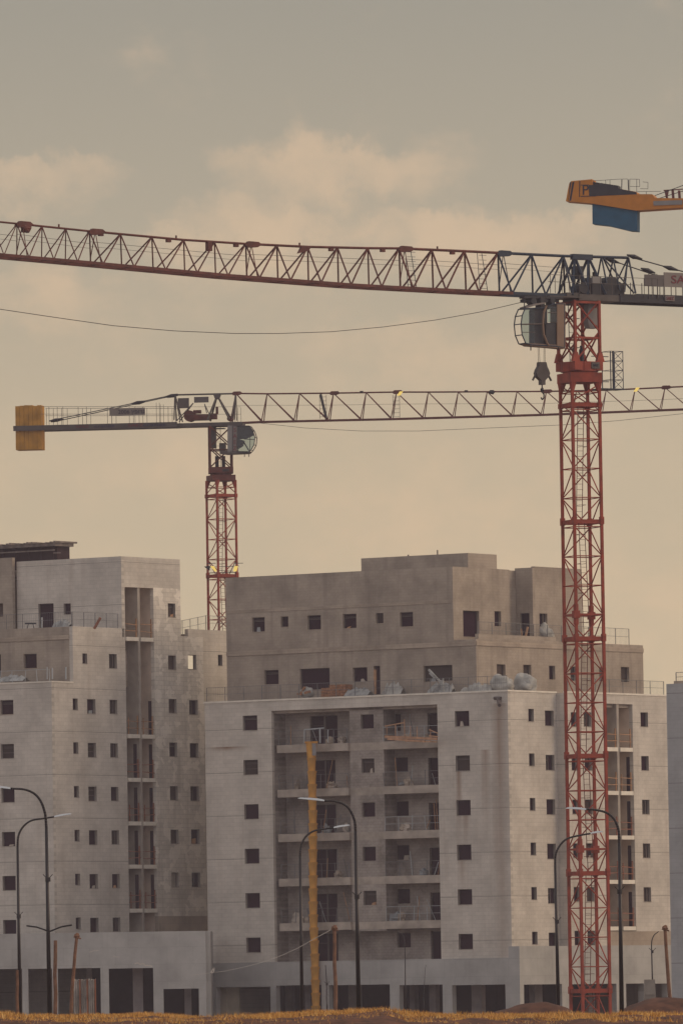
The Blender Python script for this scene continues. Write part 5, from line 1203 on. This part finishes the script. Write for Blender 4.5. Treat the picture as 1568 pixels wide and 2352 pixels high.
# pale corrugated fence panel
M_corr = mat('pale_corrugated_sheet', (0.42, 0.38, 0.35), rough=.5, var=.3, vscale=3)
a = at(168, 2250, 340); b = at(222, 2330, 340); mb = MB(); n = 44; h = a.z
for i in range(n):
    x0 = (b.x-a.x)*i/n; x1 = (b.x-a.x)*(i+1)/n; y0 = .05*math.sin(i*1.4); y1 = .05*math.sin((i+1)*1.4); t0 = h + .08*noise.noise(Vector((i*.4, 2, 0))); t1 = h + .08*noise.noise(Vector(((i+1)*.4, 2, 0)))
    mb.face([(x0, y0, 0), (x1, y1, 0), (x1, y1, t1), (x0, y0, t0)]); mb.face([(x0, y0+.02, t0), (x1, y1+.02, t1), (x1, y1+.02, 0), (x0, y0+.02, 0)])
o = obj('fence_panel', mb, M_corr, None, (a.x, 340, 0)); tag(o, 'pale corrugated fence panel right of the leaning timber post', 'fence')
mb = MB(); 
for k in (.3, .62, .97): mb.box(((b.x-a.x)*k-.03, -.1, 0), ((b.x-a.x)*k+.03, -.06, h)); 
obj('batten', mb, M_rust, o)
# concrete block on the mound
M_blk = mat('grey_concrete_block', (0.27, 0.235, 0.205), var=.2, vscale=2)
a = at(1478, 2250, 332); b = at(1505, 2300, 332); mb = MB(); w_ = b.x-a.x; mb.prism([(-.04, -.6), (w_+.04, -.6), (w_-.02, a.z-b.z), (.02, a.z-b.z)], 0, .5); mb.box((.02, -.03, (a.z-b.z)*.3), (w_-.02, 0, (a.z-b.z)*.36))
o = obj('concrete_block', mb, M_blk, None, (a.x, 332, b.z)); tag(o, 'upright grey concrete block on top of the right earth heap', 'block')

# ---- rubbish chute hanging down the front of the middle building
M_chute = mat('yellow_chute_plastic', (0.78, 0.41, 0.085), rough=.6, var=.3, vscale=1.5)
t = M_chute.node_tree; tl = N(t, 'ShaderNodeBsdfTranslucent'); tl.inputs[0].default_value = (0.8, 0.42, 0.09, 1); mx = N(t, 'ShaderNodeMixShader'); mx.inputs[0].default_value = .35
t.links.new(t.nodes['Principled BSDF'].outputs[0], mx.inputs[1]); t.links.new(tl.outputs[0], mx.inputs[2]); t.links.new(mx.outputs[0], t.nodes['Material Output'].inputs[0])
zt = C.F(716, 1703, -.75)[1]; xt = C.F(717, 1850, -.75)[0]
pW = C.M @ Vector((xt, -.75, 0)); e = bpy.data.objects.new('rubbish_chute', None); COL.objects.link(e); e.location = pW; tag(e, 'long yellow rubbish chute hanging down the balconies to the ground', 'rubbish chute')
mb = MB(); mb.bar((0, 0, 0), (0, 0, .80), .255, 16, r2=.30); mb.bar((0, 0, .80), (0, 0, .96), .325, 16, r2=.33); mb.bar((-.33, 0, .86), (.33, 0, .86), .03, 5); seg = mb.mesh('chute_segment')
n = int((zt-1.2)/.92)
for k in range(n):
    z = zt-1.2-.92*(k+1); obj('chute_segment', seg, M_chute, e, (.035*math.sin(k*.45)+.012*random.uniform(-1, 1), 0, z), 0, smooth=False)
mb = MB(); mb.bar((0, 0, zt-1.2), (0, 0, zt-.1), .30, 14, r2=.40); mb.box((-.46, -.3, zt-.12), (.46, .4, zt)); obj('hopper', mb, M_chute, e)
mb = MB(); mb.box((.05, -.43, zt-1.0), (.34, -.37, zt-.15)); obj('hopper_patch', mb, M_grey, e)

# ---- things lying on the terraces
def place(b, lx, ly, lz): return b.M @ Vector((lx, ly, lz))
M_bag = mat('white_rubble_bag', (0.37, 0.355, 0.33), rough=.7, var=.35, vscale=1.5)
M_tarp = mat('pale_blue_tarpaulin', (0.31, 0.31, 0.305), rough=.6, var=.4, vscale=2.5)
M_brick = mat('orange_bricks', (0.33, 0.15, 0.07), var=.4, vscale=5)
def bag(b, face, off, px, py0, py1, wpx, label, m, name='rubble_bag', cat='bag', group='bulky bags on the terraces', amp=.25):
    u, z1 = b.hit(face, px, py0, off); _, z0 = b.hit(face, px, py1, off); u1, _ = b.hit(face, px+wpx/2, py0, off)
    r = abs(u1-u); h = (z1-z0); r = min(r, .9 if face == 'R' else 1.2)
    p = place(b, u, off, z0) if face == 'F' else place(b, off, u, z0)
    mb = MB(); mb.blob((0, 0, h*.45), (r if face == 'F' else r*.8, r*.7, h*.58), seed=px*.13, amp=amp, seg=16, rings=10); mb.blob((r*.45, .1, h*.35), (r*.5, r*.5, h*.45), seed=px*.3, amp=amp)
    o = obj(name, mb, m, None, p, b.th, smooth=True); tag(o, label, cat, group); return o
def sheet(b, face, off, px0, px1, py0, py1, label, m, seed):
    u0, _ = b.hit(face, px0, py1, off); u1, zb_2 = b.hit(face, px1, py1, off); zt_2 = b.hit(face, (px0+px1)/2, py0, off)[1]; n = 26; mb = MB(); h = zt_2-zb_2; w = u1-u0
    tops = [h*(.38+.30*noise.noise(Vector((i*.35, seed, 0)))+.40*max(0, math.sin(math.pi*i/n))**.7) for i in range(n+1)]; fold = [.12*noise.noise(Vector((i*1.3, seed, 5))) for i in range(n+1)]
    for i in range(n):
        a, c = w*i/n-w/2, w*(i+1)/n-w/2
        A = [(a, -.35+fold[i], 0), (c, -.35+fold[i+1], 0), (c, -.1+fold[i+1], tops[i+1]*.7), (a, -.1+fold[i], tops[i]*.7)]
        mb.face(A); mb.face([A[3], A[2], (c, .12, tops[i+1]), (a, .12, tops[i])]); mb.face([(a, .12, tops[i]), (c, .12, tops[i+1]), (c, .5, 0), (a, .5, 0)])
    p = place(b, (u0+u1)/2, off, zb_2) if face == 'F' else place(b, off, (u0+u1)/2, zb_2)
    o = obj('tarpaulin', mb, m, None, p, smooth=True, rotz=b.th + (0 if face == 'F' else math.pi/2)); tag(o, label, 'tarpaulin', 'crumpled sheeting on the terraces'); return o
bag(C, 'F', 1.3, 1152, 1553, 1590, 44, 'pale bulky bag on the lower terrace, left one of the rounded pair', M_bag)
bag(C, 'R', -1.0, 1203, 1549, 1590, 42, 'pale bulky bag on the lower terrace, right one of the rounded pair', M_bag)
bag(C, 'R', xc2-1.0, 1243, 1435, 1472, 52, 'big pale bag heaped on the upper terrace beside the mast', M_bag)
sheet(C, 'F', 1.2, 1058, 1136, 1562, 1594, 'low pale heap of sheeting left of the two rounded bags', M_bag, 3)
sheet(C, 'F', 1.2, 984, 1040, 1558, 1594, 'crumpled bluish sheeting under the crossed poles', M_tarp, 8)
bag(C, 'F', 1.2, 705, 1580, 1600, 26, 'small white sack left of the brick pallet', M_bag)
sheet(L, 'F', y168+.8, 124, 163, 1414, 1446, 'bluish sheeting draped beside the terrace doorway of the left block', M_tarp, 5)
sheet(L, 'F', .9, 0, 60, 1546, 1564, 'low dusty sheeting on the lower terrace of the left block', M_tarp, 11)
sheet(C, 'F', 1.2, 795, 850, 1574, 1597, 'low dusty sheeting right of the stacked orange bricks', M_tarp, 13)
sheet(C, 'F', o1+-.9, 880, 925, 1560, 1596, 'pale sheet hung beside the tall terrace doorway', M_bag, 17)
def boxes(b, face, off, list_, m, name, label, cat, th=.12, group=None):
    """a thing made of bars between survey points (x0, y0, x1, y1, radius)"""
    mb = MB(); h0 = None
    for x0, y0, x1, y1, r in list_:
        u0, z0 = b.hit(face, x0, y0, off); u1, z1 = b.hit(face, x1, y1, off)
        A = Vector((u0, 0, z0)); B = Vector((u1, 0, z1))
        if h0 is None: h0 = Vector((u0, 0, min(z0, z1)))
        mb.bar(A-h0, B-h0, r, 4)
    if face == 'F': p = place(b, h0.x, off, h0.z); rz = b.th
    else: p = place(b, off, h0.x, h0.z); rz = b.th + math.pi/2
    o = obj(name, mb, m, None, p, rz); tag(o, label, cat, group); return o
u0, z0 = C.F(737, 1594, 1.1); u1, z1 = C.F(793, 1568, 1.1); mb = MB(); nb = 9
for r_ in range(4):
    for k in range(nb): 
        if r_ == 3 and k < 3: continue
        x = (u1-u0)*k/nb; mb.box((x, random.uniform(0, .05), r_*.2+.12), (x+(u1-u0)/nb-.02, .9, r_*.2+.30))
mb.box((0, 0, 0), (u1-u0, .9, .1)); o = obj('brick_pallet', mb, M_brick, None, place(C, u0, 1.1, zA-.0+.12), C.th); tag(o, 'stack of orange bricks on the lower terrace', 'bricks')
boxes(C, 'F', .9, [(861, 1594, 861, 1538, .11)], M_wood, 'timber_board', 'upright orange timber board beside the tall terrace doorway', 'board')
boxes(C, 'F', .8, [(984, 1538, 1018, 1574, .09), (990, 1592, 1018, 1560, .05), (1018, 1592, 1017, 1558, .05), (986, 1546, 1000, 1560, .07)], M_tarp, 'pole_bundle', 'crossed pale poles leaning on the lower terrace rail', 'poles')
boxes(C, 'F', .9, [(690, 1596, 700, 1578, .1), (700, 1592, 712, 1588, .12), (683, 1594, 694, 1594, .08)], M_brick, 'brick_rubble', 'few loose orange bricks left of the stacked ones', 'bricks')
boxes(L, 'F', y168+.4, [(217, 1444, 231, 1419, .10)], M_rust, 'leaning_plank', 'dark red plank leaning behind the left block terrace rail', 'plank')
boxes(L, 'F', y168+.4, [(59, 1432, 83, 1432, .08), (63, 1444, 66, 1432, .03), (79, 1444, 76, 1432, .03)], M_mach, 'trestle', 'small dark trestle on the left block terrace', 'trestle')
boxes(L, 'F', y168+.4, [(97, 1443, 97, 1418, .06)], M_railp, 'steel_prop', 'pale steel prop standing in the terrace doorway of the left block', 'prop')
boxes(L, 'F', .8, [(109, 1560, 109, 1532, .04), (121, 1560, 121, 1534, .05), (152, 1560, 152, 1532, .05)], M_railp, 'steel_props', 'three thin pale props on the lower terrace of the left block', 'props')
boxes(C, 'R', xc2-.8, [(1205, 1466, 1211, 1440, .08), (1198, 1466, 1196, 1444, .05)], M_wood, 'leaning_plank', 'short timber plank leaning by the upper terrace doorway', 'plank')
M_plat = mat('orange_scaffold_boards', (0.42, 0.235, 0.14), var=.3, vscale=3)
boxes(C, 'F', -.9, [(884, 1692, 1003, 1697, .12), (890, 1697, 975, 1703, .10), (930, 1702, 1003, 1704, .06), (888, 1688, 888, 1666, .025), (884, 1668, 926, 1660, .05), (908, 1690, 908, 1664, .035), (929, 1694, 928, 1652, .035), (942, 1696, 942, 1668, .03), (958, 1698, 957, 1668, .03), (985, 1676, 1005, 1684, .045), (985, 1690, 1005, 1692, .05), (988, 1702, 988, 1674, .03)], M_plat, 'loading_platform', 'orange timber loading platform jutting from the top right balcony', 'platform')
boxes(C, 'F', -.1, [(699, 1706, 699, 1676, .04), (699, 1676, 744, 1672, .05), (735, 1706, 735, 1673, .06), (753, 1706, 753, 1676, .04)], M_railp, 'steel_gate', 'pale steel barrier above the chute hopper on the top left balcony', 'barrier')

#=================================================================== HAZE
hz_m = bpy.data.materials.new('haze_air'); hz_m.use_nodes = True; t = hz_m.node_tree; t.nodes.clear()
o_ = N(t, 'ShaderNodeOutputMaterial'); v = N(t, 'ShaderNodeVolumePrincipled'); v.inputs['Color'].default_value = (0.92, 0.85, 1.0, 1); v.inputs['Density'].default_value = 0.00014; v.inputs['Anisotropy'].default_value = 0.1
t.links.new(v.outputs[0], o_.inputs['Volume'])
mb = MB(); mb.box((-320, -40, -1), (320, 760, 95)); o = obj('haze', mb, hz_m); tag(o, 'thin evening haze', kind='stuff')
print('windows', wn[0], 'objects', len(bpy.data.objects))
